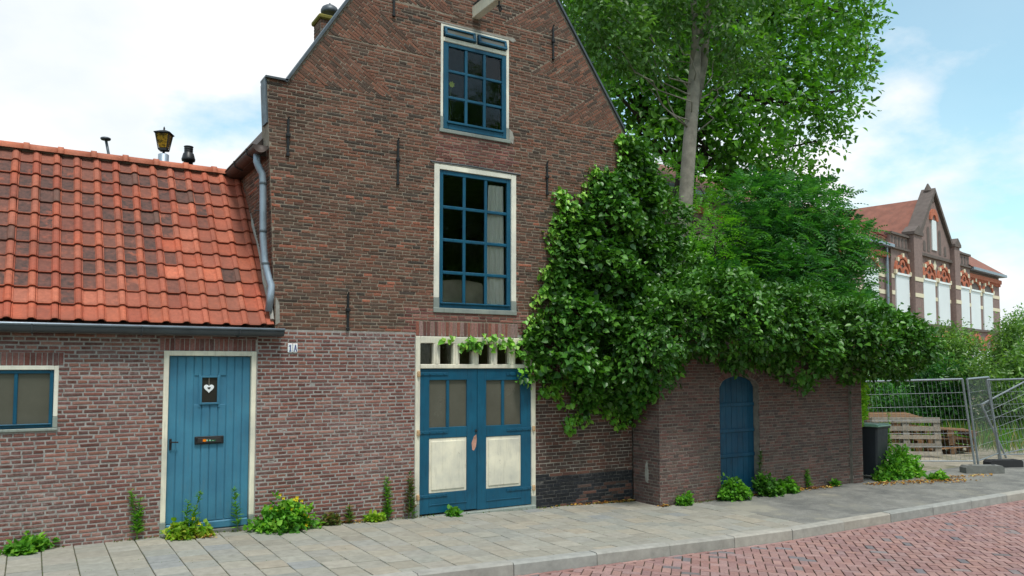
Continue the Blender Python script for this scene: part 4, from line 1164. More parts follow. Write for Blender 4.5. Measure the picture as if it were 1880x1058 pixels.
# ------------------------------------------------------------------ foliage
def unit(a): return a / np.maximum(np.linalg.norm(a, axis=-1, keepdims=True), 1e-9)
def leaves(name, pos, axis, nrm, size, width, cols, mat, parent, fold=.18, curl=.12):
    """one folded six-point leaf for each row"""
    N = len(pos)
    a = unit(axis); s = unit(np.cross(a, nrm)); nn = np.cross(s, a)
    T = np.array([(0, 0, 0), (.42, .22, fold), (.40, .58, fold * .8), (0, 1, -curl), (-.40, .58, fold * .8), (-.42, .22, fold)])
    size = np.asarray(size).reshape(N, 1, 1)
    V = pos[:, None, :] + size * (T[None, :, 0:1] * width * s[:, None, :] + T[None, :, 1:2] * a[:, None, :] + T[None, :, 2:3] * width * nn[:, None, :])
    V = V.reshape(-1, 3).astype(np.float32)
    me = bpy.data.meshes.new(name)
    me.vertices.add(N * 6); me.vertices.foreach_set("co", V.ravel())
    F = np.array([(0, 1, 2, 3), (0, 3, 4, 5)])
    idx = (np.arange(N)[:, None, None] * 6 + F[None]).astype(np.int32)
    me.loops.add(N * 8); me.loops.foreach_set("vertex_index", idx.ravel())
    me.polygons.add(N * 2); me.polygons.foreach_set("loop_start", np.arange(0, N * 8, 4, dtype=np.int32)); me.polygons.foreach_set("loop_total", np.full(N * 2, 4, dtype=np.int32))
    me.update(calc_edges=True)
    ca = me.color_attributes.new("Col", 'FLOAT_COLOR', 'POINT')
    C4 = np.ones((N, 6, 4), dtype=np.float32); C4[:, :, :3] = np.asarray(cols)[:, None, :]
    ca.data.foreach_set("color", C4.ravel())
    return link(name, me, mat, parent)
def tuft(centres, dirs, per, spread, size, cols, droop=.3, splay=.8, sz_var=.45, flat=.5):
    """leaves gathered into shoots: per leaves at each centre, pointing out along its direction"""
    n = len(centres); c = np.repeat(centres, per, 0); d = np.repeat(unit(dirs), per, 0); N = len(c)
    r = rng.normal(size=(N, 3))
    p = c + rng.normal(size=(N, 3)) * spread
    ax = unit(d + r * splay - np.array([0, 0, droop]))
    nr = unit(d * .5 + np.array([0, 0, flat]) + rng.normal(size=(N, 3)) * .45)
    s = size * (1 + rng.uniform(-sz_var, sz_var, N))
    k = np.repeat(cols, per, 0) * (1 + rng.normal(size=(N, 1)) * .14)
    k = np.clip(k, .002, 1)
    return p, ax, nr, s, k
def shades(pal, n): return np.array(pal)[rng.integers(0, len(pal), n)]
GREEN_IVY = [tuple(min(v * 1.15, .9) for v in lin(c)) for c in ((56, 98, 30), (70, 114, 36), (46, 84, 30), (80, 124, 40), (60, 104, 36))]
GREEN_YOUNG = [tuple(min(v * 1.15, .9) for v in lin(c)) for c in ((104, 158, 52), (120, 170, 60), (92, 146, 48), (136, 176, 70))]
GREEN_TREE = [tuple(min(v * 1.4, .9) for v in lin(c)) for c in ((64, 106, 30), (74, 120, 36), (54, 94, 30), (86, 130, 40))]
GREEN_GREY = [lin(c) for c in ((78, 116, 54), (92, 128, 66), (68, 106, 48))]
GREEN_ASH = [tuple(min(v * 1.45, .9) for v in lin(c)) for c in ((46, 92, 42), (56, 104, 46), (40, 82, 40), (72, 118, 54))]
GREEN_WEED = [tuple(min(v * 1.1, .9) for v in lin(c)) for c in ((84, 136, 44), (98, 150, 48), (72, 122, 42), (116, 160, 56))]
GREEN_SCRUB = [lin(c) for c in ((92, 128, 62), (104, 142, 68), (80, 116, 56), (120, 152, 80))]

def poly_mask(poly, x, z):
    inside = np.zeros(len(x), bool); n = len(poly)
    for i in range(n):
        x0, z0 = poly[i]; x1, z1 = poly[(i + 1) % n]
        c = ((z0 > z) != (z1 > z)) & (x < (x1 - x0) * (z - z0) / (z1 - z0 + 1e-12) + x0)
        inside ^= c
    return inside
def edge_dist(poly, x, z):
    d = np.full(len(x), 9.0)
    for i in range(len(poly)):
        a = np.array(poly[i]); b = np.array(poly[(i + 1) % len(poly)]); ab = b - a
        t = np.clip(((x - a[0]) * ab[0] + (z - a[1]) * ab[1]) / (ab @ ab + 1e-12), 0, 1)
        d = np.minimum(d, np.hypot(x - a[0] - t * ab[0], z - a[1] - t * ab[1]))
    return d
def lumps(P, s, seed):
    r = np.random.default_rng(seed); out = np.zeros(len(P))
    for k in range(5):
        w = r.normal(size=3) * s * (1 + .5 * k); out += np.sin(P @ w + r.uniform(0, 6.28)) / (1 + .5 * k)
    return out / 2.2

# ivy on the gable
OUT_PX = [(1146, 238), (1128, 252), (1136, 285), (1118, 312), (1092, 300), (1078, 318), (1062, 345), (1052, 375), (1030, 345), (1008, 352), (1024, 392), (1004, 408), (1000, 440), (1006, 470), (988, 500), (984, 540), (966, 528), (978, 570), (956, 592), (948, 620), (908, 618), (862, 618), (812, 616), (806, 630), (850, 634), (900, 640), (934, 640), (962, 668), (940, 690), (972, 708), (1000, 728), (1028, 722), (1012, 736), (1044, 750), (1030, 772), (1042, 790), (1068, 778), (1090, 745), (1112, 765), (1128, 790), (1150, 782), (1164, 752), (1190, 740), (1215, 700), (1240, 640), (1250, 560), (1252, 470), (1246, 380), (1240, 300), (1222, 262), (1190, 250)]
OUT = [tuple(wall_at(x, y, D)[[0, 2]]) for x, y in OUT_PX]
ivy = empty('climbing_ivy', (7.2, D - .1, gz(7.2))); tag(ivy, 'dense ivy climbing the right half of the brick gable', 'ivy')
def ivy_surface(n, seed):
    r = np.random.default_rng(seed); x = r.uniform(4.4, 9.3, n); z = r.uniform(.6, 5.5, n)
    m = poly_mask(OUT, x, z); x, z = x[m], z[m]
    ed = edge_dist(OUT, x, z)
    bul = np.clip(ed / .55, 0, 1) ** .9
    P0 = np.stack([x, np.zeros_like(x), z], 1)
    lum = lumps(P0, 2.6, 3)
    out = .03 + bul * (.32 + .27 * lum + .15 * np.clip((2.9 - z) / 1.5, 0, 1))
    back = np.clip((x - 7.55) / 1.2, 0, 1) * .9
    y = D - out + back
    return np.stack([x, y, z], 1), ed, lum
P, ed, lum = ivy_surface(5200, 1)
d = np.stack([rng.normal(size=len(P)) * .25 + .25 * (P[:, 0] > 7.6), -np.ones(len(P)), .35 + .0 * ed], 1)
inner = ed > .16
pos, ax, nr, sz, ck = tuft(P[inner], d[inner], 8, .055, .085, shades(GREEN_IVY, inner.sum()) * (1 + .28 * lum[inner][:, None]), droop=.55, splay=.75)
ar = [(pos, ax, nr, sz, ck)]
P2, ed2, lum2 = ivy_surface(6500, 2); fl_ = ed2 < .30
P2 = P2[fl_]; P2[:, 1] = D - rng.uniform(.015, .06, len(P2)) + np.clip((P2[:, 0] - 7.6) / 1.2, 0, 1) * .8
cc = np.where((rng.random(len(P2)) < np.clip(1.35 - ed2[fl_] / .26, .1, .97))[:, None], shades(GREEN_YOUNG, len(P2)), shades(GREEN_IVY, len(P2)))
pos, ax, nr, sz, ck = tuft(P2, np.tile([[0, -1, .15]], (len(P2), 1)), 3, .03, .072, cc, droop=1.1, splay=.45, flat=.2)
ar.append((pos, ax, nr, sz, ck))
P3, ed3, lum3 = ivy_surface(3500, 4); k3 = ed3 > .12; P3 = P3[k3]; P3[:, 1] += rng.uniform(.05, .22, len(P3))
P3[:, 1] = np.where(P3[:, 0] < 7.65, np.minimum(P3[:, 1], D - .02), P3[:, 1])
pos, ax, nr, sz, ck = tuft(P3, np.tile([[0, -1, .2]], (len(P3), 1)), 3, .07, .09, shades(GREEN_IVY, len(P3)) * .9, droop=.6); ar.append((pos, ax, nr, sz, ck))
A_ = [np.concatenate([q[i] for q in ar]) for i in range(5)]
A_[0] = A_[0] - np.array([7.2, D - .1, gz(7.2)])
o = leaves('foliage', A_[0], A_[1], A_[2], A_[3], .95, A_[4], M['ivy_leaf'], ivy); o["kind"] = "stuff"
b = MB()
for i in range(9):
    x = 6.3 + i * .16; z = gz(7) + 1.0; pts = []
    x0 = 7.35 + .05 * i
    for k in range(9): t = k / 8; pts.append((x0 + (x - x0) * t + .05 * math.sin(k * 1.7 + i) - 7.2, -.0 + .05 - 0 * t + .02, (1.1 + 3.0 * t) - 0))
    b.tube(pts, [.016 * (1 - .07 * k) for k in range(9)], 6, col=lin((92, 74, 56)))
b.build('stem', M['bark'], ivy)

# ivy hood on the annex
def ellipsoid_shell(ells, n, seed, inset=0.0):
    r = np.random.default_rng(seed); out = []; dirs = []
    vol = np.array([(e[3] * e[4] * e[5]) ** (2 / 3) for e in ells]); cnt = (vol / vol.sum() * n).astype(int)
    for e, c in zip(ells, cnt):
        v = unit(r.normal(size=(c, 3))); p = np.array(e[:3]) + v * np.array(e[3:6]) * (1 - inset * r.random((c, 1)))
        nrm = unit(v / np.array(e[3:6])); keep = np.ones(c, bool)
        for q in ells:
            if q is e: continue
            keep &= (((p - np.array(q[:3])) / np.array(q[3:6])) ** 2).sum(1) > .80
        out.append(p[keep]); dirs.append(nrm[keep])
    return np.concatenate(out), np.concatenate(dirs)
HOOD = [(7.5, 8.85, 2.15, .50, .45, .58), (8.2, 8.78, 2.36, .72, .60, .50), (8.95, 8.7, 2.50, .78, .72, .62), (9.75, 8.7, 2.46, .66, .80, .66), (10.5, 8.7, 2.22, .66, .70, .62), (11.2, 8.65, 2.26, .62, .84, .56), (11.95, 8.75, 2.12, .72, .74, .60), (12.65, 8.7, 2.28, .60, .86, .56), (13.3, 8.9, 2.16, .62, .66, .46), (12.2, 9.8, 2.5, 1.2, .8, .7), (9.8, 9.8, 2.6, 1.6, .9, .75), (7.3, 9.0, 1.6, .30, .2, .40), (8.45, 9.9, 3.3, .6, .55, 1.0), (8.75, 10.1, 4.2, .55, .5, .9), (9.5, 10.3, 3.2, .8, .5, .7)]
hood = empty('ivy_hood', (10.2, 8.7, ATOP)); tag(hood, 'thick rounded hood of ivy overhanging the low annex wall', 'ivy')
HOOD = [(e[0], e[1] - (.16 if e[1] < 9 else 0), e[2], e[3], e[4] + (.16 if e[1] < 9 else 0), e[5]) for e in HOOD]
P, dn = ellipsoid_shell(HOOD, 9600, 21)
lm = lumps(P, 2.4, 9); P = P + dn * (lm * .20 + .12 * lumps(P, 4.4, 77))[:, None]
keep = ~((P[:, 2] < 1.75) & (P[:, 0] > 7.9) & (P[:, 0] < 12.9) & (rng.random(len(P)) < .65)); keep &= ~((P[:, 1] > AY - .02) & (P[:, 2] < ATOP) & (P[:, 0] < AX1) & (P[:, 0] > AX0))
P, dn, lm = P[keep], dn[keep], lm[keep]
dd = dn + np.array([0, -.15, .25])
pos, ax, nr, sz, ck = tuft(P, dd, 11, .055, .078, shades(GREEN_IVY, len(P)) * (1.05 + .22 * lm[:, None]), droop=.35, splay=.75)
Pi, di = ellipsoid_shell(HOOD, 2600, 22, .45)
kp = ~((Pi[:, 1] > AY - .02) & (Pi[:, 2] < ATOP) & (Pi[:, 0] < AX1) & (Pi[:, 0] > AX0)); Pi, di = Pi[kp], di[kp]
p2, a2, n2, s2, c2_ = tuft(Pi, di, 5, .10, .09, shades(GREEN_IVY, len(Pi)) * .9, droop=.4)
off = np.array([10.2, 8.7, ATOP])
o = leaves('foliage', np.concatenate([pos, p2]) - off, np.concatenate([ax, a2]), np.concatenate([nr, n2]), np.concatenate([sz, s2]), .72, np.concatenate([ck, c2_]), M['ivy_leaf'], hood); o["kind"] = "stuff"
b = MB()
for i in range(26):
    x = 7.9 + i * .17 + random.uniform(-.06, .06); z = random.uniform(1.75, 2.0); pts = [(x, AY - .03, ATOP + .1)]
    for k in range(6): pts.append((pts[-1][0] + random.uniform(-.10, .14), AY - .05 - .06 * k + random.uniform(-.04, .02), pts[-1][2] - random.uniform(-.03, .11)))
    b.tube([tuple(np.array(p) - off) for p in pts], [.016, .015, .013, .011, .009, .007, .005], 5, col=lin((120, 92, 62)))
b.build('branch', M['bark'], hood)

# trees
def branch_pts(a, c, n=6, wob=.12, sag=0.0):
    a, c = np.array(a, float), np.array(c, float); L = np.linalg.norm(c - a); out = []
    for i in range(n + 1):
        t = i / n; p = a + (c - a) * t + rng.normal(size=3) * wob * L * .12 * (0 < i < n); p[2] += sag * math.sin(t * math.pi) * L; out.append(tuple(p))
    return out
def crown_leaves(ells, shoots, per, spread, size, pal, seed, fill=.65, droop=.5, splay=.9, hole=.25, hs=.9):
    r = np.random.default_rng(seed); P = []; Dn = []
    vol = np.array([e[3] * e[4] * e[5] for e in ells]) ** (2/3.); cnt = np.maximum(1, (vol / vol.sum() * shoots)).astype(int)
    for e, c in zip(ells, cnt):
        v = unit(r.normal(size=(c, 3))); rad = r.random((c, 1)) ** (1 / 3 * (1 - fill) + .12)
        P.append(np.array(e[:3]) + v * np.array(e[3:6]) * rad); Dn.append(v)
    P, Dn = np.concatenate(P), np.concatenate(Dn)
    lm = lumps(P, hs, seed + 1); k = lm > -hole * 3 + r.normal(size=len(P)) * .2; P, Dn, lm = P[k], Dn[k], lm[k]
    return tuft(P, Dn + np.array([0, 0, .3]), per, spread, size, shades(pal, len(P)) * (1 + .22 * lumps(P, 2.2, seed + 5)[:, None]), droop=droop, splay=splay)
def put_leaves(name, data, base, width, mat, parent):
    o = leaves(name, data[0] - np.array(base), data[1], data[2], data[3], width, data[4], mat, parent); return o
def limb(b, base, pts, rad, col, seg=8): b.tube([tuple(np.array(p) - np.array(base)) for p in pts], rad, seg, col=col)

# the big dark tree: crown placed as leaf clumps on limbs
BY = 17.0
tb = (16.4, BY, -.2)
big = empty('broadleaf_tree', tb); tag(big, 'large dark green broadleaf tree with low limbs rising behind the ivy', 'tree')
clumps = []
for (x, y, rr) in ((1060, 30, 1.5), (1100, 90, 1.6), (1120, 170, 1.3), (1165, 215, 1.2), (1180, 120, 1.7), (1170, 20, 1.7), (1230, 200, 1.3), (1250, 70, 1.8), (1300, 240, 1.2), (1320, 160, 1.7), (1330, 40, 1.9), (1370, 270, 1.2), (1400, 180, 1.7), (1410, 80, 1.9), (1430, 280, 1.1), (1470, 210, 1.5), (1490, 110, 1.8), (1480, 20, 1.9), (1530, 170, 1.2), (1545, 70, 1.3), (1555, 20, 1.2), (1400, 330, .9), (1350, 320, .8), (1590, 60, .55), (1570, 130, .75), (1585, 105, .5), (1560, 185, .5), (1535, 225, .6), (1500, 265, .7), (1450, 320, .7), (1200, 255, .9), (1330, 330, .9), (1300, 300, .9), (1420, 360, .8), (1470, 350, .7), (1520, 290, .5), (1080, 140, 1.0), (1300, -60, 2.6), (1450, -70, 2.6), (1150, -80, 2.6), (1300, -200, 3.0), (1420, -190, 2.6), (1200, -190, 2.6)):
    p = wall_at(x, y, BY + random.uniform(-1.6, 1.8)); clumps.append((*p, rr * 1.05, rr * 1.15, rr * .85))
cl = crown_leaves(clumps, 5600, 11, .20, .185, GREEN_TREE, 31, fill=.45, hole=.07, hs=1.9)
o = put_leaves('crown', cl, tb, .62, M['leaf'], big)
b = MB(); DK = lin((58, 50, 44))
trunk = [(16.4, BY, -.2), (16.35, BY, 3.0), (16.3, BY, 6.0), (16.6, BY, 8.2), (16.4, BY + .2, 11), (16.7, BY, 15)]
limb(b, tb, trunk, [.42, .36, .33, .30, .22, .06], DK, 10)
b.build('trunk', M['bark'], big, True)
def jag(x0, y0, pts, r0, yy=BY):
    P_ = [tuple(wall_at(x, y, yy)) for x, y in [(x0, y0)] + pts]; n = len(P_)
    bb = MB(); limb(bb, tb, P_, [r0 * (1 - .8 * i / (n - 1)) for i in range(n)], DK, 7); bb.build('limb', M['bark'], big, True)
jag(1265, 235, [(1225, 232), (1195, 215), (1178, 195), (1165, 165), (1150, 140)], .26)
jag(1195, 215, [(1205, 205), (1240, 195), (1245, 150)], .2)
jag(1285, 190, [(1310, 170), (1330, 155), (1345, 130), (1380, 100)], .24)
jag(1280, 120, [(1300, 60), (1340, 10), (1380, -60)], .2)
for c in clumps[::2]:
    bb = MB(); z0 = min(max(7.6, c[2] - 2.2), 13); limb(bb, tb, branch_pts((16.5, BY, z0), c[:3], 7, .5, .05), list(np.linspace(.11, .02, 8)), DK, 6); bb.build('limb', M['bark'], big)

# grey barked tree in front of it
GYY = 12.5
pb_ = (11.75, GYY, -.2)
gtree = empty('grey_trunk_tree', pb_); tag(gtree, 'slender tree with smooth pale grey trunk forking above the ivy', 'tree')
b = MB(); GB = lin((146, 138, 126))
pts = [(11.7, GYY, -.2), (11.8, GYY, 2.0), (11.87, GYY, 3.6), (12.08, GYY, 5.0), (12.2, GYY, 6.2), (12.42, GYY, 8.1), (12.5, GYY, 8.9)]
limb(b, pb_, pts, [.20, .175, .165, .16, .155, .14, .115], GB, 12); b.build('trunk', M['bark_grey'], gtree, True)
for P_, r0 in (([(12.45, GYY, 8.5), (12.5, GYY, 9.2), (12.52, GYY + .1, 10.2), (12.4, GYY, 12)], .12), ([(12.42, GYY, 7.6), (12.72, GYY, 8.6), (12.85, GYY, 9.6), (13.1, GYY, 11), (13.3, GYY, 12.5)], .12), ([(12.5, GYY, 8.9), (12.75, GYY - .2, 9.8), (13.4, GYY, 11.5)], .08)):
    bb = MB(); n = len(P_); limb(bb, pb_, P_, [r0 * (1 - .65 * i / (n - 1)) for i in range(n)], GB, 9); bb.build('limb', M['bark_grey'], gtree, True)
gc = []
for (x, y, rr) in ((1060, 20, .9), (1110, 60, 1.0), (1150, 20, 1.0), (1210, 60, .9), (1190, 110, .7), (1140, 110, .7), (1230, 10, .9), (1340, 60, .8), (1380, 110, .6), (1330, 130, .5), (1090, -40, 1.2), (1200, -60, 1.3), (1320, -60, 1.3), (1400, -20, 1.0)):
    p = wall_at(x, y, GYY + random.uniform(-.8, .8)); gc.append((*p, rr, rr, rr * .75))
for k, c in enumerate(gc):
    z0 = min(max(c[2] - 1.6, 7.0), 9.5); x0 = 12.3 + (z0 - 7) * .08; bb = MB()
    limb(bb, pb_, branch_pts((x0, GYY, z0), c[:3], 6, .5, -.04), list(np.linspace(.018, .006, 7)), GB, 6); bb.build('limb', M['bark_grey'], gtree)
cl = crown_leaves(gc, 1300, 8, .13, .12, GREEN_GREY, 41, fill=.2, hole=.28, hs=1.6)
put_leaves('crown', cl, pb_, .62, M['leaf'], gtree)

# feathery ash-like tree over the annex, and a bright young shoot
def fronds(centres, dirs, npair, length, lsize, cols):
    n = len(centres); d = unit(dirs); side_ = unit(np.cross(d, np.array([0, 0, 1.0]) + rng.normal(size=(n, 3)) * .25)); upv = np.cross(side_, d)
    P, A, Nn, S, K = [], [], [], [], []
    for j in range(npair):
        t = (j + .6) / npair
        for sg in (-1, 1):
            droop = np.array([0, 0, -.35]) * t * t * length
            P.append(centres + d * (t * length) + droop); A.append(unit(side_ * sg + d * .55 - np.array([0, 0, .25]))); Nn.append(upv + rng.normal(size=(n, 3)) * .2); S.append(lsize * (1 - .35 * abs(t - .45)) * (1 + rng.uniform(-.15, .15, n))); K.append(np.clip(cols * (1 + rng.normal(size=(n, 1)) * .1), .002, 1))
    return [np.concatenate(q) for q in (P, A, Nn, S, K)]
def pinnate_tree(name, label, base, ells, n, pal, seed, stems, lsize=.12, length=.42, col=DK):
    t = empty(name, base); tag(t, label, 'tree')
    r = np.random.default_rng(seed); P = []; Dd = []
    vol = np.array([e[3] * e[4] * e[5] for e in ells]) ** .66; cnt = (vol / vol.sum() * n).astype(int)
    for e, c in zip(ells, cnt):
        v = unit(r.normal(size=(c, 3))); P.append(np.array(e[:3]) + v * np.array(e[3:6]) * r.random((c, 1)) ** .22); Dd.append(v)
    P, Dd = np.concatenate(P), np.concatenate(Dd)
    dat = fronds(P, Dd + np.array([0, 0, .1]) + r.normal(size=P.shape) * .5, 6, length, lsize, shades(pal, len(P)) * (1 + .2 * lumps(P, 2.0, seed)[:, None]))
    put_leaves('crown', dat, base, .42, M['leaf'], t)
    bb = MB(); limb(bb, base, stems[0], list(np.linspace(.14, .07, len(stems[0]))), col, 8); bb.build('trunk', M['bark'], t, True)
    for e in ells:
        bb = MB(); limb(bb, base, branch_pts(stems[0][-1], e[:3], 6, .4), list(np.linspace(.05, .012, 7)), col, 6); bb.build('limb', M['bark'], t)
    return t
ash = []
for (x, y, rr, Y) in ((1400, 440, .95, 12), (1460, 400, 1.0, 12), (1500, 470, 1.0, 12), (1430, 510, 1.0, 11.6), (1535, 440, .7, 12), (1545, 520, .7, 11.8), (1380, 370, .7, 12.4), (1440, 355, .5, 12.2), (1500, 365, .5, 12.2), (1350, 480, .7, 12), (1575, 470, .45, 12), (1490, 560, .8, 11.4), (1590, 430, .22, 12), (1545, 370, .3, 12), (1400, 560, .8, 11.6), (1320, 540, .7, 11.6), (1280, 480, .5, 12.9), (1540, 570, .7, 11.2), (1450, 460, 1.1, 12.8)):
    p = wall_at(x, y, Y); ash.append((*p, rr * .95, rr * .95, rr * .75))
pinnate_tree('ash_tree', 'feathery leaved small tree growing above the right end of the annex', (14.6, 12.0, -.2), ash, 4200, GREEN_ASH, 51, [[(14.6, 12, -.2), (14.5, 12, 1.5), (14.7, 12, 3.2)]])
yng = []
for (x, y, rr, Y) in ((1290, 470, .45, 11.6), (1275, 520, .4, 11.5), (1310, 430, .45, 11.8), (1330, 520, .5, 11.6), (1300, 400, .35, 11.9), (1285, 345, .4, 12.9), (1240, 330, .4, 12.9)):
    p = wall_at(x, y, Y); yng.append((*p, rr, rr * .8, rr))
pinnate_tree('young_sapling', 'bright green sapling between the grey trunk and the feathery tree', (12.0, 11.5, -.2), yng, 560, [lin((98, 156, 40)), lin((84, 140, 38)), lin((112, 168, 48))], 61, [[(12.0, 11.5, -.2), (12.1, 11.5, 1.6), (12.2, 11.5, 2.8)]], lsize=.075, length=.42)

# scrub beyond the fence
def shrub(name, label, x, ytop, ybot, dist, wpx, pal, n, per, size, seed, group=None, cat='shrub', fillc=.5):
    base = at(x, ybot, dist); base[2] = -.2
    top = at(x, ytop, dist)[2]; hgt = top + .2; w = wpx / F_PX * dist / 2
    t = empty(name, tuple(base)); tag(t, label, cat, group)
    r = random.Random(seed); ells = []
    for i in range(7):
        f = i / 6.0; ells.append((base[0] + r.uniform(-.55, .55) * w, base[1] + r.uniform(-.5, .5) * w, -.2 + hgt * (.22 + .62 * f), w * r.uniform(.45, .7) * (1.1 - .45 * f), w * .6, hgt * r.uniform(.13, .2)))
    cl = crown_leaves(ells, n, per, size * 1.2, size, pal, seed, fill=.35, hole=.34, hs=1.6, droop=.35)
    put_leaves('crown', cl, base, .42, M['leaf'], t)
    bb = MB()
    for e in ells: limb(bb, base, branch_pts((base[0] + r.uniform(-.1, .1) * w, base[1], -.25), e[:3], 6, .4), list(np.linspace(.03 * hgt / 3, .008, 7)), lin((96, 88, 70)), 6)
    bb.build('trunk', M['bark'], t)
    return t
shrub('scrub_bush', 'tall pale willow scrub in front of the white boarded windows', 1760, 590, 800, 27, 120, GREEN_SCRUB, 900, 9, .13, 71)
shrub('scrub_bush', 'willow scrub at the right edge above the leaning fence', 1850, 585, 800, 29, 110, GREEN_SCRUB, 900, 9, .13, 72)
shrub('scrub_bush', 'dark leafy bush right behind the pallet stack', 1660, 680, 810, 24, 150, GREEN_ASH, 800, 9, .13, 73)
shrub('scrub_bush', 'rounded bush between the pallets and the fence posts', 1745, 660, 810, 22, 120, GREEN_ASH, 800, 9, .12, 74)
shrub('scrub_bush', 'tangled bush behind the leaning fence panels', 1850, 640, 810, 21, 130, GREEN_SCRUB, 800, 9, .12, 75)
shrub('scrub_bush', 'low scrub seen just past the right end of the annex', 1610, 690, 800, 25, 90, GREEN_WEED, 500, 9, .12, 76)
shrub('far_tree', 'dark tree beyond the brick school at the right edge', 1880, 560, 760, 60, 60, GREEN_TREE, 500, 9, .2, 77, cat='tree')
# tall grass under the scrub
n = 7000
gx = rng.uniform(16.5, 27, n); gy = rng.uniform(9.2, 17, n)
k = (gy > 10.4 + .0 * gx) | (gx > 19.0); gx, gy = gx[k], gy[k]; n = len(gx)
gp = np.stack([gx, gy, np.full(n, -.22)], 1)
o = leaves('tall_grass', gp, np.stack([rng.normal(size=n) * .25, rng.normal(size=n) * .25, np.ones(n)], 1), np.stack([rng.normal(size=n), rng.normal(size=n), rng.normal(size=n) * .2], 1), rng.uniform(.15, .75, n), .05, shades(GREEN_WEED + [lin((150, 144, 92)), lin((120, 128, 70)), lin((96, 124, 60))], n), M['weed_leaf'], None)
tag(o, 'tall green grass growing behind the fence', 'grass', kind='stuff')

# reflected trees across the street share the big tree's shape
for i, (x, y, rz) in enumerate(((9, -25, 2.2), (21, -24, .6), (33, -26, 4.0), (-4, -26, 1.2), (11, -16, 3.1), (20, -15, 5.0), (2, -16, .3), (29, -16, 2.0))):  # last four are added, sunk so their crowns darken the lower panes
    c = empty('street_tree', (x, y, -.3 if i < 4 else -5.6)); c.rotation_euler = (0, 0, rz); tag(c, 'leafy street tree across the road, out of view, there to be mirrored in the windows', 'tree', 'trees across the road')
    for ch in list(big.children):
        if ch.name.startswith('limb') : continue
        q = ch.copy(); COL.objects.link(q); q.parent = c

# ------------------------------------------------------------------ weeds along the walls
def weed(kind, label, x, y, hpx, wpx, Y=None, z=None, group='weeds along the walls', pal=GREEN_WEED, flowers=False, seed=0):
    r = np.random.default_rng(seed + int(x))
    yy = Y if Y is not None else D - .05
    w0 = wall_at(x, y, yy); base = np.array([w0[0], yy, gz(w0[0])])
    dist = (base - CAM) @ FW; h = .92 * hpx / F_PX * dist; w = .88 * wpx / F_PX * dist
    t = empty(kind, tuple(base)); tag(t, label, 'weed', group)
    data = []; bb = MB()
    if kind == 'tall_weed':
        for s in range(max(1, int(w / .07))):
            hh = h * r.uniform(.75, 1.0) if s else h; ox, oy = r.uniform(-.3, .3) * w * (s > 0), r.uniform(-.03, .02)
            lx, ly = r.normal() * .06 * hh, -abs(r.normal()) * .05 * hh
            npt = 8; pts = [(ox + lx * (i / npt) ** 1.5, oy + ly * (i / npt), hh * i / npt) for i in range(npt + 1)]
            bb.tube(pts, list(np.linspace(.0055, .002, npt + 1)), 5, col=lin((104, 130, 62)))
            nl = int(hh / .0065); tt = r.uniform(.06, 1, nl) ** .85
            P_ = np.stack([np.interp(tt, np.linspace(0, 1, npt + 1), [p[i] for p in pts]) for i in range(3)], 1)
            an = r.uniform(0, 6.28, nl); A_ = np.stack([np.cos(an), np.sin(an), r.uniform(.1, .9, nl)], 1)
            data.append((P_, A_, np.tile([[0, 0, 1.0]], (nl, 1)) + r.normal(size=(nl, 3)) * .3, (.10 * (1.15 - .62 * tt)) * r.uniform(.7, 1.1, nl), shades(pal, nl) * r.uniform(.75, 1.2, (nl, 1))))
        wid = .30
    else:
        n = int(300 * max(.15, w * h / .12)); nc = max(4, int(5 + 22 * w * h))
        cv = unit(r.normal(size=(nc, 3))); cv[:, 2] = np.abs(cv[:, 2]); cv[:, 1] = -np.abs(cv[:, 1]) * .9 + .15
        cp = cv * (r.uniform(.25, .95, (nc, 1))) * np.array([w / 2, min(w, .5) * .45, h * .9]); cp[:, 2] *= r.uniform(.55, 1.05, nc)
        wi = r.integers(0, nc, n); cr_ = min(w, h * 1.3) * .20
        P_ = cp[wi] + r.normal(size=(n, 3)) * cr_ * np.array([1, .7, .75]); P_[:, 2] = np.abs(P_[:, 2]); P_[:, 1] = np.minimum(P_[:, 1], .03)
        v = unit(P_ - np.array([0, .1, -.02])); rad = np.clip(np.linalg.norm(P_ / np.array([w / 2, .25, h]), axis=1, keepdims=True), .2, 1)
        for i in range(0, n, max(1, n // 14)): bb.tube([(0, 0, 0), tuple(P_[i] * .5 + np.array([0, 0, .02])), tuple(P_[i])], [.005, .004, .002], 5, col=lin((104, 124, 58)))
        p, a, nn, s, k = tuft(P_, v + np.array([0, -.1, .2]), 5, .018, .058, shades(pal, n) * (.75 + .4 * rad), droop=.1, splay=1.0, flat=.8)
        data.append((p, a, nn, s, k)); wid = .8
    dd = [np.concatenate([q[i] for q in data]) for i in range(5)]
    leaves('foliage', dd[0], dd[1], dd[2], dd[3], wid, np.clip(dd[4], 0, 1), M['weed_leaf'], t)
    bb.build('stem', M['weed_leaf'], t)
    if flowers:
        for i in range(flowers):
            f = MB()
            v = unit(r.normal(size=3)); v[2] = abs(v[2]); v[1] = -abs(v[1]); c = v * np.array([w / 2, min(w, .5) * .47, h]) * 1.02
            for k in range(4):
                a0 = k * 1.57; e1 = np.array([math.cos(a0), -.4, math.sin(a0)]) * .014; e2 = np.array([math.cos(a0 + 1.2), -.4, math.sin(a0 + 1.2)]) * .014
                f.add([c, c + e1, c + e1 + e2, c + e2], [(0, 1, 2, 3)], lin((240, 214, 40)))
            f.build('flower', M['weed_leaf'], t)
    return t
weed('leafy_weed', 'low broad leaved weed at the far left foot of the pink wall', 45, 1018, 32, 95, seed=1)
weed('tall_weed', 'tall narrow weed with a shorter side stem left of the blue plank door', 252, 992, 98, 30, seed=2)
weed('tall_weed', 'tall thistle-like weed before the blue plank door', 350, 985, 88, 38, Y=D - .12, seed=3)
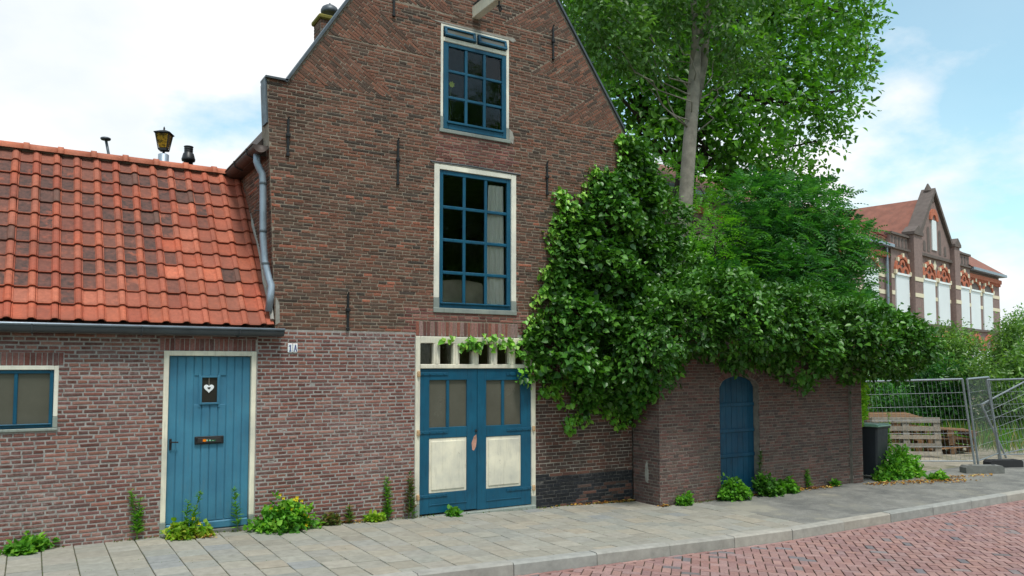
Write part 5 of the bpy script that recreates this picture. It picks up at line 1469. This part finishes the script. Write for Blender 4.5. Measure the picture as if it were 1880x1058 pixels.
weed('leafy_weed', 'yellowing weed clump at the foot of the blue plank door', 345, 986, 40, 60, Y=D - .12, seed=4, flowers=3, pal=[lin((130, 160, 44)), lin((110, 150, 40)), lin((150, 160, 60))])
weed('tall_weed', 'thin upright weed at the right side of the plank door', 437, 974, 86, 14, Y=D - .08, seed=5)
weed('leafy_weed', 'big bushy weed with small yellow flowers right of the plank door', 527, 972, 74, 86, Y=D - .13, seed=6, flowers=24)
weed('leafy_weed', 'tiny dusty weed just right of the flowering bushy weed', 606, 962, 22, 24, seed=7, pal=[lin((96, 116, 60)), lin((116, 104, 70))])
weed('tall_weed', 'short weed with reddish leaves midway between the doors', 640, 956, 36, 28, seed=8, pal=[lin((104, 140, 56)), lin((120, 104, 64)), lin((92, 130, 50))])
weed('leafy_weed', 'yellow green low tuft left of the tall weeds by the double doors', 686, 956, 16, 32, seed=9, pal=[lin((150, 176, 50)), lin((120, 160, 48))])
weed('tall_weed', 'tall green weed standing left of the double doors', 712, 954, 84, 24, seed=10)
weed('tall_weed', 'straggly dark stemmed weed against the left door jamb', 750, 948, 92, 34, seed=11, pal=[lin((84, 104, 56)), lin((104, 92, 64)), lin((74, 112, 48))])
weed('leafy_weed', 'small creeping weed under the left leaf of the double doors', 828, 948, 12, 40, Y=D - .1, seed=12)
weed('leafy_weed', 'small weed at the left corner of the annex', 1255, 922, 32, 26, Y=AY - .05, seed=13)
weed('leafy_weed', 'bushy weed at the left foot of the arched door', 1348, 912, 52, 52, Y=AY - .10, seed=14, pal=GREEN_TREE + GREEN_WEED[:2])
weed('leafy_weed', 'dark ivy clump at the right foot of the arched door', 1405, 908, 36, 56, Y=AY - .1, seed=15, pal=GREEN_IVY)
weed('leafy_weed', 'fern-like weed right of the arched door', 1442, 902, 32, 44, Y=AY - .06, seed=16, pal=GREEN_TREE)
weed('tall_weed', 'upright weed on the middle of the annex right wall', 1484, 898, 38, 22, Y=AY - .04, seed=17)
weed('leafy_weed', 'tiny weed near the right end of the annex wall', 1530, 892, 9, 18, Y=AY - .05, seed=18)
weed('tall_weed', 'ivy runner climbing the right reveal of the arched door', 1394, 905, 86, 12, Y=AY + .02, seed=19, pal=GREEN_IVY)
def spread_plant(label, px_, py_, hpx, wpx, seed, pal=GREEN_WEED, kind='leafy_weed'):
    g_ = ground_at(px_, py_, -.2); return weed(kind, label, px_, py_, hpx, wpx, Y=g_[1], seed=seed, pal=pal)
spread_plant('large low green bramble beside the wheelie bin', 1645, 876, 52, 110, 31)
spread_plant('patch of low weeds in front of the wheelie bin', 1612, 882, 16, 60, 32)
spread_plant('grassy weed at the edge of the gravel by the fence', 1715, 880, 14, 60, 33)
spread_plant('tall reed like weed in front of the pallets', 1632, 850, 100, 16, 34, kind='tall_weed')
t = spread_plant('yellow green hop vine hanging on the end of the annex', 1592, 800, 115, 30, 35, pal=[lin((150, 196, 60)), lin((130, 180, 50)), lin((168, 204, 76))], kind='leafy_weed')
t.location = (12.42, 8.75, .75)
def tuft_grass(label, x, y, z, seed):
    p = ground_at(x, y, z); r = np.random.default_rng(seed); n = 90
    an = r.uniform(0, 6.28, n); e = empty('grass_tuft', tuple(p)); tag(e, label, 'grass', 'grass tufts along the kerb')
    leaves('blades', np.stack([r.normal(size=n) * .05, r.normal(size=n) * .015, np.zeros(n)], 1), np.stack([np.cos(an), np.sin(an), r.uniform(.3, 1.4, n)], 1), r.normal(size=(n, 3)), r.uniform(.03, .08, n), .18, shades(GREEN_WEED, n), M['weed_leaf'], e)
tuft_grass('grass tuft at the kerb foot below the annex corner', 1342, 993, -.30, 1)
tuft_grass('small grass tuft at the kerb foot near the bottom edge', 1033, 1040, -.22, 2)
# fallen leaves
pts = []
for (x0, y0, x1, y1, n, s) in ((1085, 922, 1165, 917, 260, .05), (990, 930, 1085, 924, 40, .04), (1330, 912, 1530, 893, 330, .06), (1590, 888, 1760, 880, 420, .14), (1690, 878, 1800, 872, 120, .12), (560, 966, 680, 956, 60, .03), (330, 988, 400, 984, 50, .04)):
    for i in range(n):
        t = random.random(); p = ground_at(x0 + (x1 - x0) * t, y0 + (y1 - y0) * t, -.2 if x0 > 900 else gz(1.5 if x0 < 500 else 3.2))
        yl = D if p[0] < AX0 else AY
        q = [p[0] + random.gauss(0, s), p[1] - abs(random.gauss(0, s)), gz(p[0]) + random.uniform(.004, .02)]
        if p[0] < AX1: q[1] = min(q[1], yl - .03)
        pts.append(q)
pts = np.array(pts); n = len(pts); an = rng.uniform(0, 6.28, n)
o = leaves('fallen_leaves', pts, np.stack([np.cos(an), np.sin(an), rng.normal(size=n) * .25], 1), np.stack([rng.normal(size=n) * .3, rng.normal(size=n) * .3, np.ones(n)], 1), rng.uniform(.025, .06, n), .7, shades([lin(c) for c in ((190, 150, 74), (160, 108, 56), (206, 178, 104), (128, 84, 48), (180, 132, 60))], n), M['dead_leaf'], None)
tag(o, 'yellow brown fallen leaves gathered along the wall foot', 'leaves', kind='stuff')

n = 2600; gx_ = np.where(rng.random(n) < .45, rng.uniform(-.4, 8.4, n), -.55 - TS / 2 + TS * rng.integers(0, 33, n))
foot = rng.random(n) < .55
gx_ = np.where(foot, rng.uniform(-.4, 12.3, n), gx_); gy_ = np.where(foot, np.where(gx_ < AX0, D, AY) - .02 - np.abs(rng.normal(size=n)) * .02, rng.uniform(KERB_Y + .14, D - .05, n))
cl_ = lumps(np.stack([gx_, gy_, gx_ * 0], 1), 3.0, 99); k = cl_ > -.1; gx_, gy_, foot = gx_[k], gy_[k], foot[k]; n = len(gx_)
o = leaves('joint_sprouts', np.stack([gx_, gy_, np.array([gz(v) for v in gx_]) - .004], 1), rng.normal(size=(n, 3)) * .6 + np.array([0, -.2, .7]), rng.normal(size=(n, 3)), np.where(foot, rng.uniform(.012, .04, n), rng.uniform(.006, .014, n)), .5, shades([lin(c) for c in ((92, 110, 50), (110, 112, 66), (124, 108, 72), (84, 120, 44))], n), M['weed_leaf'], None)
tag(o, 'moss and tiny sprouts in the paving joints and wall foot', 'moss', kind='stuff')

# ------------------------------------------------------------------ yard: bin, fences, pallets
bp = np.array([12.98, 8.80, -.2])
bin_ = empty('wheelie_bin', tuple(bp)); bin_.rotation_euler = (0, 0, R(8)); bin_.scale = (.9, .9, .95); tag(bin_, 'dark grey wheelie bin with pale green lid beside the annex', 'bin')
def taper(b, x0, x1, y0, y1, z0, z1, k):
    mx, my = (x0 + x1) / 2, (y0 + y1) / 2; v = []
    for z, s in ((z0, k), (z1, 1)):
        for cx2, cy2 in ((x0, y0), (x1, y0), (x1, y1), (x0, y1)):
            for (ddx, ddy) in (((.03 if cx2 == x0 else -.03), 0), (0, (.03 if cy2 == y0 else -.03))) if (cx2, cy2) in ((x1, y0), (x0, y1)) else ((0, (.03 if cy2 == y0 else -.03)), ((.03 if cx2 == x0 else -.03), 0)):
                v.append((mx + (cx2 + ddx - mx) * s, my + (cy2 + ddy - my) * s, z))
    f = [tuple(range(7, -1, -1)), tuple(range(8, 16))] + [(i, (i + 1) % 8, 8 + (i + 1) % 8, 8 + i) for i in range(8)]
    b.add(v, f)
b = MB(); taper(b, -.25, .25, -.27, .27, .06, .93, .86); b.build('body', plain('anthracite plastic', lin((50, 54, 60)), rough=.5, var=.18, scale=4), bin_)
b = MB(); b.box(-.275, .275, -.30, .28, .931, .965, ch=.01); b.build('rim', plain('anthracite rim', lin((44, 47, 52)), rough=.5), bin_)
b = MB(); b.box(-.285, .285, -.32, .28, .966, .995, ch=.012); b.box(-.25, .25, -.27, .22, .995, 1.012, ch=.008); b.tube([(-.24, .30, .97), (.24, .30, .97)], .018, 8); b.build('lid', plain('pale green lid', lin((150, 186, 168)), rough=.45, var=.12), bin_)
for s in (-1, 1):
    b = MB(); ring = [(.10 * math.cos(a), .10 * math.sin(a)) for a in np.linspace(0, 2 * math.pi, 16, endpoint=False)]
    b.prism(ring, lambda u, w, d, s=s: (s * .21 + d, .22 + u, .10 + w), -.025, .025); b.build('wheel', M['black_plastic'], bin_)
b = MB(); b.prism([(-.06, .62), (-.03, .60), (-.01, .66), (-.03, .72), (-.055, .70)], lambda u, w, d: (u - .06, -.262 + (w - .93) * -.04 + d, w), -.006, .0); b.prism([(.02, .60), (.05, .59), (.06, .65), (.03, .66)], lambda u, w, d: (u - .06, -.262 + (w - .93) * -.04 + d, w), -.006, 0); b.build('sticker', M['enamel'], bin_)

def fence(label, A, Bp, h0, h1, lean=(0, 0), nvert=26, zb=(-.12, -.12)):
    A = np.array([*A, zb[0]]); Bp = np.array([*Bp, zb[1]]); t = empty('temporary_fence', tuple(A)); tag(t, label, 'fence', 'temporary mesh fence panels')
    L = np.array([lean[0], lean[1], 0]); du = Bp - A
    def P_(u, h): return tuple(du * u + np.array([0, 0, 1]) * h * (h0 + (h1 - h0) * u) + L * h)
    for u in (0, 1):
        b = MB(); b.tube([P_(u, -.06), P_(u, 1.0)], .022, 8); b.build('post', M['galv'], t)
    for hh in (1.0,):
        b = MB(); b.tube([P_(0, hh), P_(1, hh)], .02, 8); b.build('rail', M['galv'], t)
    b = MB(); b.tube([P_(0, .03), P_(1, .03)], .012, 6); b.build('rail', M['galv'], t)
    b = MB()
    for i in range(1, nvert): b.tube([P_(i / nvert, .03), P_(i / nvert, 1.0)], .003, 3, False)
    for hh in (.2, .36, .52, .68, .84): b.tube([P_(0, hh), P_(1, hh)], .003, 4, False)
    b.build('wire_mesh', M['galv'], t)
fence('mesh fence panel across the pallets, left of the paired posts', (13.35, 10.08), (15.9, 8.52), 1.58, 1.66, lean=(-.16, .1), nvert=34)
fence('short view mesh fence panel turning back right of the paired posts', (15.97, 8.49), (17.75, 9.0), 1.66, 1.68, lean=(-.19, .06), nvert=22)
fence('leaning mesh fence panel at the right edge of the yard', (17.55, 8.86), (20.4, 7.6), 1.62, 1.7, lean=(-.22, .12), nvert=30)
fence('slumped mesh fence panel with sloping rails behind the right edge', (18.2, 9.1), (20.9, 8.3), 1.1, 1.85, lean=(-.5, .2), nvert=30, zb=(-.14, .25))
def block(label, x, y, z, wpx, rz, col):
    p = ground_at(x, y, -.2); t = empty('ballast_block', tuple(p)); t.rotation_euler = (0, 0, rz); tag(t, label, 'block', 'concrete fence feet')
    b = MB(); w = wpx
    b.prism([(-w/2, 0), (w/2, 0), (w/2, .10), (w/2 - .04, .14), (-w/2 + .04, .14), (-w/2, .10)], lambda u, q, d: (u, d, q), -.11, .11); b.build('body', col, t)
    b = MB(); 
    for s in (-.3, .3): b.lathe([(.03, .141), (.034, .146), (.02, .147)], (s * w, 0, 0), 10)
    b.build('socket', M['iron'], t)
block('grey concrete fence foot under the paired posts', 1803, 868, 0, .72, R(-31), M['concrete'])
block('black rubber fence foot behind the concrete one', 1842, 857, 0, .70, R(-25), plain('black rubber', lin((48, 48, 50)), rough=.85))

def pallet(label, loc, rotm, group='wooden pallets', seed=0, lx=1.2, ly=.8, n=5, colr=((150, 136, 120), (136, 124, 112), (164, 148, 128))):
    t = empty('pallet'); t.matrix_world = Matrix.Translation(loc) @ rotm; tag(t, label, 'pallet', group)
    r = random.Random(seed)
    for i in range(n):
        y = -ly / 2 + (ly - .1) * i / (n - 1); b = MB(); b.box(-lx / 2, lx / 2, y, y + r.choice((.09, .10, .12)), .122, .144, ch=.003)
        o = b.build('slat', M['wood'], t); o.color = (*jit(lin(r.choice(colr)), .15), 1)
    for x in (-lx / 2, -.07, lx / 2 - .14):
        b = MB(); b.box(x, x + .14, -ly / 2, ly / 2 + .02, .10, .1215, ch=.003); o = b.build('cross_board', M['wood'], t); o.color = (*jit(lin(r.choice(colr)), .15), 1)
        for y in (-ly / 2, -.05, ly / 2 - .1):
            b = MB(); b.box(x, x + .14, y, y + .1, .022, .0995, ch=.003); o = b.build('block', M['wood'], t); o.color = (*jit(lin(r.choice(colr)), .15), 1)
        b = MB(); b.box(x, x + .10, -ly / 2, ly / 2 + .02, 0, .0215, ch=.003); o = b.build('skid', M['wood'], t); o.color = (*jit(lin(r.choice(colr)), .15), 1)
pl = np.array([16.5, 10.6])
dirp = unit(np.array([17.23 - 16.35, 10.11 - 10.78])); ang = math.atan2(dirp[1], dirp[0])
Rz = Matrix.Rotation(ang, 4, 'Z')
pallet('pale grey pallet standing upright on edge in front of the stack', (16.66, 10.44, .22), Rz @ Matrix.Rotation(R(84), 4, 'X'), seed=1, lx=1.45, ly=.82, colr=((162, 150, 136), (148, 138, 126), (170, 160, 146)))
BRN = ((128, 98, 72), (112, 86, 64), (142, 110, 80))
for i in range(5):
    pallet(('lowest brown pallet of the tall stack behind the upright pallet', 'second brown pallet from the ground in the tall stack', 'third brown pallet from the ground in the tall stack', 'fourth brown pallet from the ground in the tall stack', 'tilted brown pallet on top of the tall stack')[i], (17.05 + .05 * math.sin(i * 2), 11.15, -.2 + .165 * i + (.06 if i == 4 else 0)), Matrix.Rotation(ang + .12 * math.sin(i * 1.9), 4, 'Z') @ Matrix.Rotation(R(5 if i == 4 else 0), 4, 'X'), seed=10 + i, lx=1.3, colr=BRN)
for i in range(3):
    pallet(('lowest weathered pallet of the low stack right of the upright pallet', 'middle weathered pallet of the low stack', 'topmost weathered pallet of the low stack')[i], (18.1 + .08 * i, 10.45, -.2 + .20 * i), Matrix.Rotation(ang + .3 - .2 * i, 4, 'Z') @ Matrix.Rotation(R(3 * (i - 1)), 4, 'Y'), seed=20 + i, lx=1.1, colr=BRN)

# ------------------------------------------------------------------ brick school far behind
BP0 = at(1720, 600, 42.0); ba = R(12); bd = np.array([math.cos(ba), math.sin(ba), 0]); bn = np.array([-math.sin(ba), math.cos(ba), 0])
def sch(s, z, d): p = BP0 + bd * s + bn * d; return (p[0], p[1], z)
school = empty('school_building'); tag(school, 'far brown brick school with pointed gable and white boarded windows', 'building')
SB = plain('far brown brick', lin((138, 116, 110)), rough=.9, var=.3, scale=8)
SBD = plain('dark stained stone', lin((104, 93, 88)), rough=.9, var=.3, scale=5)
SBAND = plain('cream stone band', lin((226, 214, 186)), rough=.8, var=.1)
SORG = plain('orange arch brick', lin((184, 108, 82)), rough=.85, var=.2)
SPAN = plain('white window board', lin((226, 231, 233)), rough=.6, var=.05, scale=1)
STIL = plain('red roof tiles', lin((140, 92, 78)), rough=.85, var=.35, scale=3)
def spart(name, mat, parent, fn):
    b = MB(); fn(b); return b.build(name, mat, parent)
def sbox(b, s0, s1, z0, z1, d0, d1): b.prism([(s0, z0), (s1, z0), (s1, z1), (s0, z1)], sch, d0, d1)
sw = spart('wall', SB, school, lambda b: (sbox(b, -26, -6.55, -.4, 7.45, 0, 11), sbox(b, -6.5, 5.2, -.4, 7.6, -.18, 11), sbox(b, 5.25, 11.5, -.4, 7.40, 0, 11)))
spart('gable', SB, school, lambda b: b.prism([(-3.0, 7.61), (1.75, 7.61), (1.75, 8.3), (-.75, 10.8), (-3.0, 8.3)], sch, -.22, .3))
spart('gable_coping', SBD, school, lambda b: (b.prism([(-3.1, 8.2), (-.82, 10.85), (-.68, 11.0), (-.55, 10.85), (1.85, 8.25), (1.95, 8.45), (-.68, 11.25), (-3.3, 8.45)], sch, -.36, .34), sbox(b, -3.75, 2.2, 7.45, 7.6, -.32, -.1)))
def finial(b):
    p = sch(-.72, 10.85, .0); b.lathe([(.28, -.35), (.26, .05), (.13, .10), (.18, .18), (.22, .28), (.13, .48), (.03, .68)], p, 10)
spart('finial', SBD, school, finial)
for s0, s1 in ((-4.25, -3.15), (1.75, 2.6)):
    spart('pier', SB, school, lambda b: sbox(b, s0, s1, -.4, 8.35, -.45, .0)); spart('pier_cap', SBD, school, lambda b: b.prism([(s0 - .08, 8.351), (s1 + .08, 8.351), (s1 + .08, 8.5), ((s0 + s1) / 2, 8.85), (s0 - .08, 8.5)], sch, -.52, .1))
for s0, s1 in ((-6.5, -4.3), (2.65, 5.15)):
    spart('parapet', SB, school, lambda b: sbox(b, s0, s1, 7.602, 8.15, -.16, .05)); spart('parapet_cap', SBD, school, lambda b: sbox(b, s0 - .05, s1 + .05, 8.152, 8.26, -.26, .1)); spart('string_course', SBD, school, lambda b: sbox(b, s0, s1, 7.45, 7.56, -.30, -.19))
    nn = 5; w = (s1 - s0) / nn
    for i in range(nn):
        sm = s0 + (i + .5) * w; spart('blind_arch', SBD, school, lambda b: b.prism([(sm - .13, 7.62), (sm + .13, 7.62), (sm + .13, 7.95)] + [(sm + .13 * math.cos(a), 7.95 + .13 * math.sin(a)) for a in np.linspace(.3, 2.84, 6)] + [(sm - .13, 7.95)], sch, -.175, -.158))
for (s0, s1, zt) in ((-2.35, -2.0, 8.1), (-1.75, -1.4, 8.9), (-.05, .3, 8.9), (.75, 1.1, 8.1)):
    sm = (s0 + s1) / 2; spart('blind_arch', SBD, school, lambda b: b.prism([(s0, 7.75), (s1, 7.75), (s1, zt)] + [(sm + (s1 - s0) / 2 * math.cos(a), zt + .18 * math.sin(a)) for a in np.linspace(.3, 2.84, 6)] + [(s0, zt)], sch, -.238, -.21))
spart('gable_window', SPAN, school, lambda b: sbox(b, -1.08, -.42, 7.9, 9.5, -.27, -.21)); 
def archring(b, sm, zc, r0, r1, d0, d1, n=10):
    for i in range(n):
        a0, a1 = math.pi * i / n, math.pi * (i + 1) / n
        b.prism([(sm - r0 * math.cos(a0), zc + r0 * math.sin(a0)), (sm - r1 * math.cos(a0), zc + r1 * math.sin(a0)), (sm - r1 * math.cos(a1), zc + r1 * math.sin(a1)), (sm - r0 * math.cos(a1), zc + r0 * math.sin(a1))], sch, d0, d1)
spart('window_arch', SORG, school, lambda b: archring(b, -.75, 9.5, .3, .62, -.30, -.21))
wins = [(-16.6, -15.0, 0, .60), (-13.0, -11.4, 0, .60), (-9.35, -7.75, 0, .60), (-6.09, -4.42, -.18, .92), (-2.48, -.78, -.18, .92), (-.28, 1.43, -.18, .92), (3.0, 4.75, -.18, .92), (5.63, 7.4, 0, .58), (8.05, 9.85, 0, .58)]
for (s0, s1, d, rh) in wins:
    w_ = spart('boarded_window', SPAN, school, lambda b: sbox(b, s0, s1, 3.98, 6.2, d - .06, d + .02))
    spart('board_head', M['enamel'], w_, lambda b: sbox(b, s0 - .05, s1 + .05, 6.202, 6.30, d - .12, d + .02))
    sm, hw = (s0 + s1) / 2, (s1 - s0) / 2
    spart('tympanum', SBD, school, lambda b: b.prism([(sm - hw, 6.302), (sm + hw, 6.302)] + [(sm + hw * math.cos(a), 6.302 + rh * .8 * math.sin(a)) for a in np.linspace(.05, 3.09, 9)], sch, d - .02, d + .0))
    def ring(b, q0=1.0, q1=1.16):
        n = 11
        for i in range(n):
            a0, a1 = math.pi * i / n, math.pi * (i + 1) / n
            b.prism([(sm - hw * q0 * math.cos(a0), 6.305 + rh * .8 * q0 * math.sin(a0)), (sm - hw * q1 * math.cos(a0), 6.305 + rh * .86 * q1 * math.sin(a0)), (sm - hw * q1 * math.cos(a1), 6.305 + rh * .86 * q1 * math.sin(a1)), (sm - hw * q0 * math.cos(a1), 6.305 + rh * .8 * q0 * math.sin(a1))], sch, d - .10, d - .001)
    spart('window_arch', SORG, school, ring)
    if rh > .8:
        spart('arch_tracery', SORG, school, lambda b: (archring(b, sm - hw * .48, 6.31, hw * .30, hw * .46, d - .08, d - .021, 7), archring(b, sm + hw * .48, 6.31, hw * .30, hw * .46, d - .08, d - .021, 7), archring(b, sm, 6.70, hw * .2, hw * .34, d - .09, d - .021, 7)))
    def stones(b):
        for a in (.0, .8, 1.571, 2.34, 3.14):
            c = (sm + hw * 1.1 * math.cos(a), 6.33 + rh * .93 * math.sin(a)); b.prism([(c[0] - .10, c[1] - .09), (c[0] + .10, c[1] - .09), (c[0] + .10, c[1] + .11), (c[0] - .10, c[1] + .11)], sch, d - .13, d - .02)
    spart('arch_stone', SBAND, school, stones)
    # ground floor windows
    spart('boarded_window', SPAN, school, lambda b: sbox(b, s0, s1, .6, 2.7, d - .06, d + .02))
    spart('window_arch', SORG, school, lambda b: archring(b, sm, 2.7, hw * .85, hw * 1.15, d - .10, d - .001, 9))
gaps = [(-26, -16.65), (-14.95, -13.05), (-11.35, -9.4), (-7.7, -6.55), (-6.5, -6.14), (-4.37, -4.26), (-3.14, -2.53), (-.73, -.33), (1.48, 1.74), (2.61, 2.95), (4.8, 5.2), (5.25, 5.58), (7.45, 8.0), (9.9, 11.5)]
for s0, s1 in gaps + [(-4.25, -3.15), (1.75, 2.6)]:
    d = -.45 if (s0, s1) in ((-4.25, -3.15), (1.75, 2.6)) else (-.18 if -6.5 <= s0 < 5.2 else 0)
    for za, zb in ((5.22, 5.42), (6.02, 6.22)): spart('stone_band', SBAND, school, lambda b: sbox(b, s0, s1, za, zb, d - .025, d + .01))
spart('sill_course', SBD, school, lambda b: (sbox(b, -26, -6.55, 3.84, 3.97, -.12, -.001), sbox(b, -6.5, 5.2, 3.84, 3.97, -.30, -.181), sbox(b, 5.25, 11.5, 3.84, 3.97, -.12, -.001)))
spart('diamond', SBAND, school, lambda b: b.prism([(-.62, 6.85), (-.38, 7.12), (-.62, 7.4), (-.86, 7.12)], sch, -.21, -.17))
spart('cornice', SORG, school, lambda b: sbox(b, 5.25, 11.6, 6.98, 7.22, -.14, -.001)); spart('cornice', SORG, school, lambda b: sbox(b, -26, -6.55, 6.98, 7.22, -.14, -.001))
def dentils():
    s = 5.4
    while s < 11.4:
        spart('dentil', SORG, school, lambda b: sbox(b, s, s + .12, 6.80, 6.979, -.12, -.001)); s += .28
dentils()
spart('eaves_gutter', M['zinc'], school, lambda b: sbox(b, 5.22, 11.8, 7.405, 7.56, -.4, .1)); spart('eaves_gutter', M['zinc'], school, lambda b: sbox(b, -26, -6.56, 7.455, 7.6, -.4, .1))
spart('downpipe', M['zinc'], school, lambda b: b.tube([sch(-6.85, 7.45, -.12), sch(-6.85, 0, -.12)], .07, 8))
def roofs(b):
    for (s0, s1, zr, zb) in ((-26, -6.2, 10.3, 7.62), (5.0, 11.7, 9.3, 7.565)):
        se = s1 - (3.4 if s1 > 10 else 0); dd_ = 1.7 if s1 > 10 else 4.6
        b.add([sch(s0, zb, -.35), sch(s1, zb, -.35), sch(se, zr, dd_), sch(s0, zr, dd_)], [(0, 1, 2, 3)]); b.add([sch(s1, zb, -.35), sch(s1, zb, 9.6), sch(se, zr, 8.0), sch(se, zr, dd_)], [(0, 1, 2, 3)]); b.add([sch(s0, zr, dd_), sch(se, zr, dd_), sch(se, zr, 8.0), sch(s0, zr, 8.0)], [(0, 1, 2, 3)])
    # cross roof behind the gable
    b.add([sch(-3.2, 8.15, .31), sch(-.68, 10.75, .31), sch(-.68, 10.75, 8), sch(-3.2, 8.15, 8)], [(0, 1, 2, 3)]); b.add([sch(1.85, 8.15, .31), sch(-.68, 10.75, .31), sch(-.68, 10.75, 8), sch(1.85, 8.15, 8)], [(3, 2, 1, 0)])
    b.add([sch(-6.6, 7.9, .1), sch(-3.0, 7.9, .1), sch(-1.0, 10.4, 4.6), sch(-6.6, 10.4, 4.6)], [(0, 1, 2, 3)]); b.add([sch(1.6, 7.9, .1), sch(5.1, 7.9, .1), sch(5.1, 9.6, 4.6), sch(0, 10.4, 4.6)], [(0, 1, 2, 3)])
sr = spart('roof', STIL, school, roofs)
def tile_rows(b):
    for i in range(13):
        f = i / 13.0; z = 8.0 + 2.4 * f; d = .06 + 4.5 * f; s1 = -3.2 + 2.1 * f
        b.prism([(-6.6, z), (s1, z), (s1, z + .07), (-6.6, z + .07)], sch, d - .09, d + .06)
spart('tile_row', STIL, sr, tile_rows)
spart('dormer', SPAN, school, lambda b: (sbox(b, 3.0, 4.6, 8.28, 8.7, .6, 2), sbox(b, 2.9, 4.75, 8.701, 8.78, .5, 2.1)))
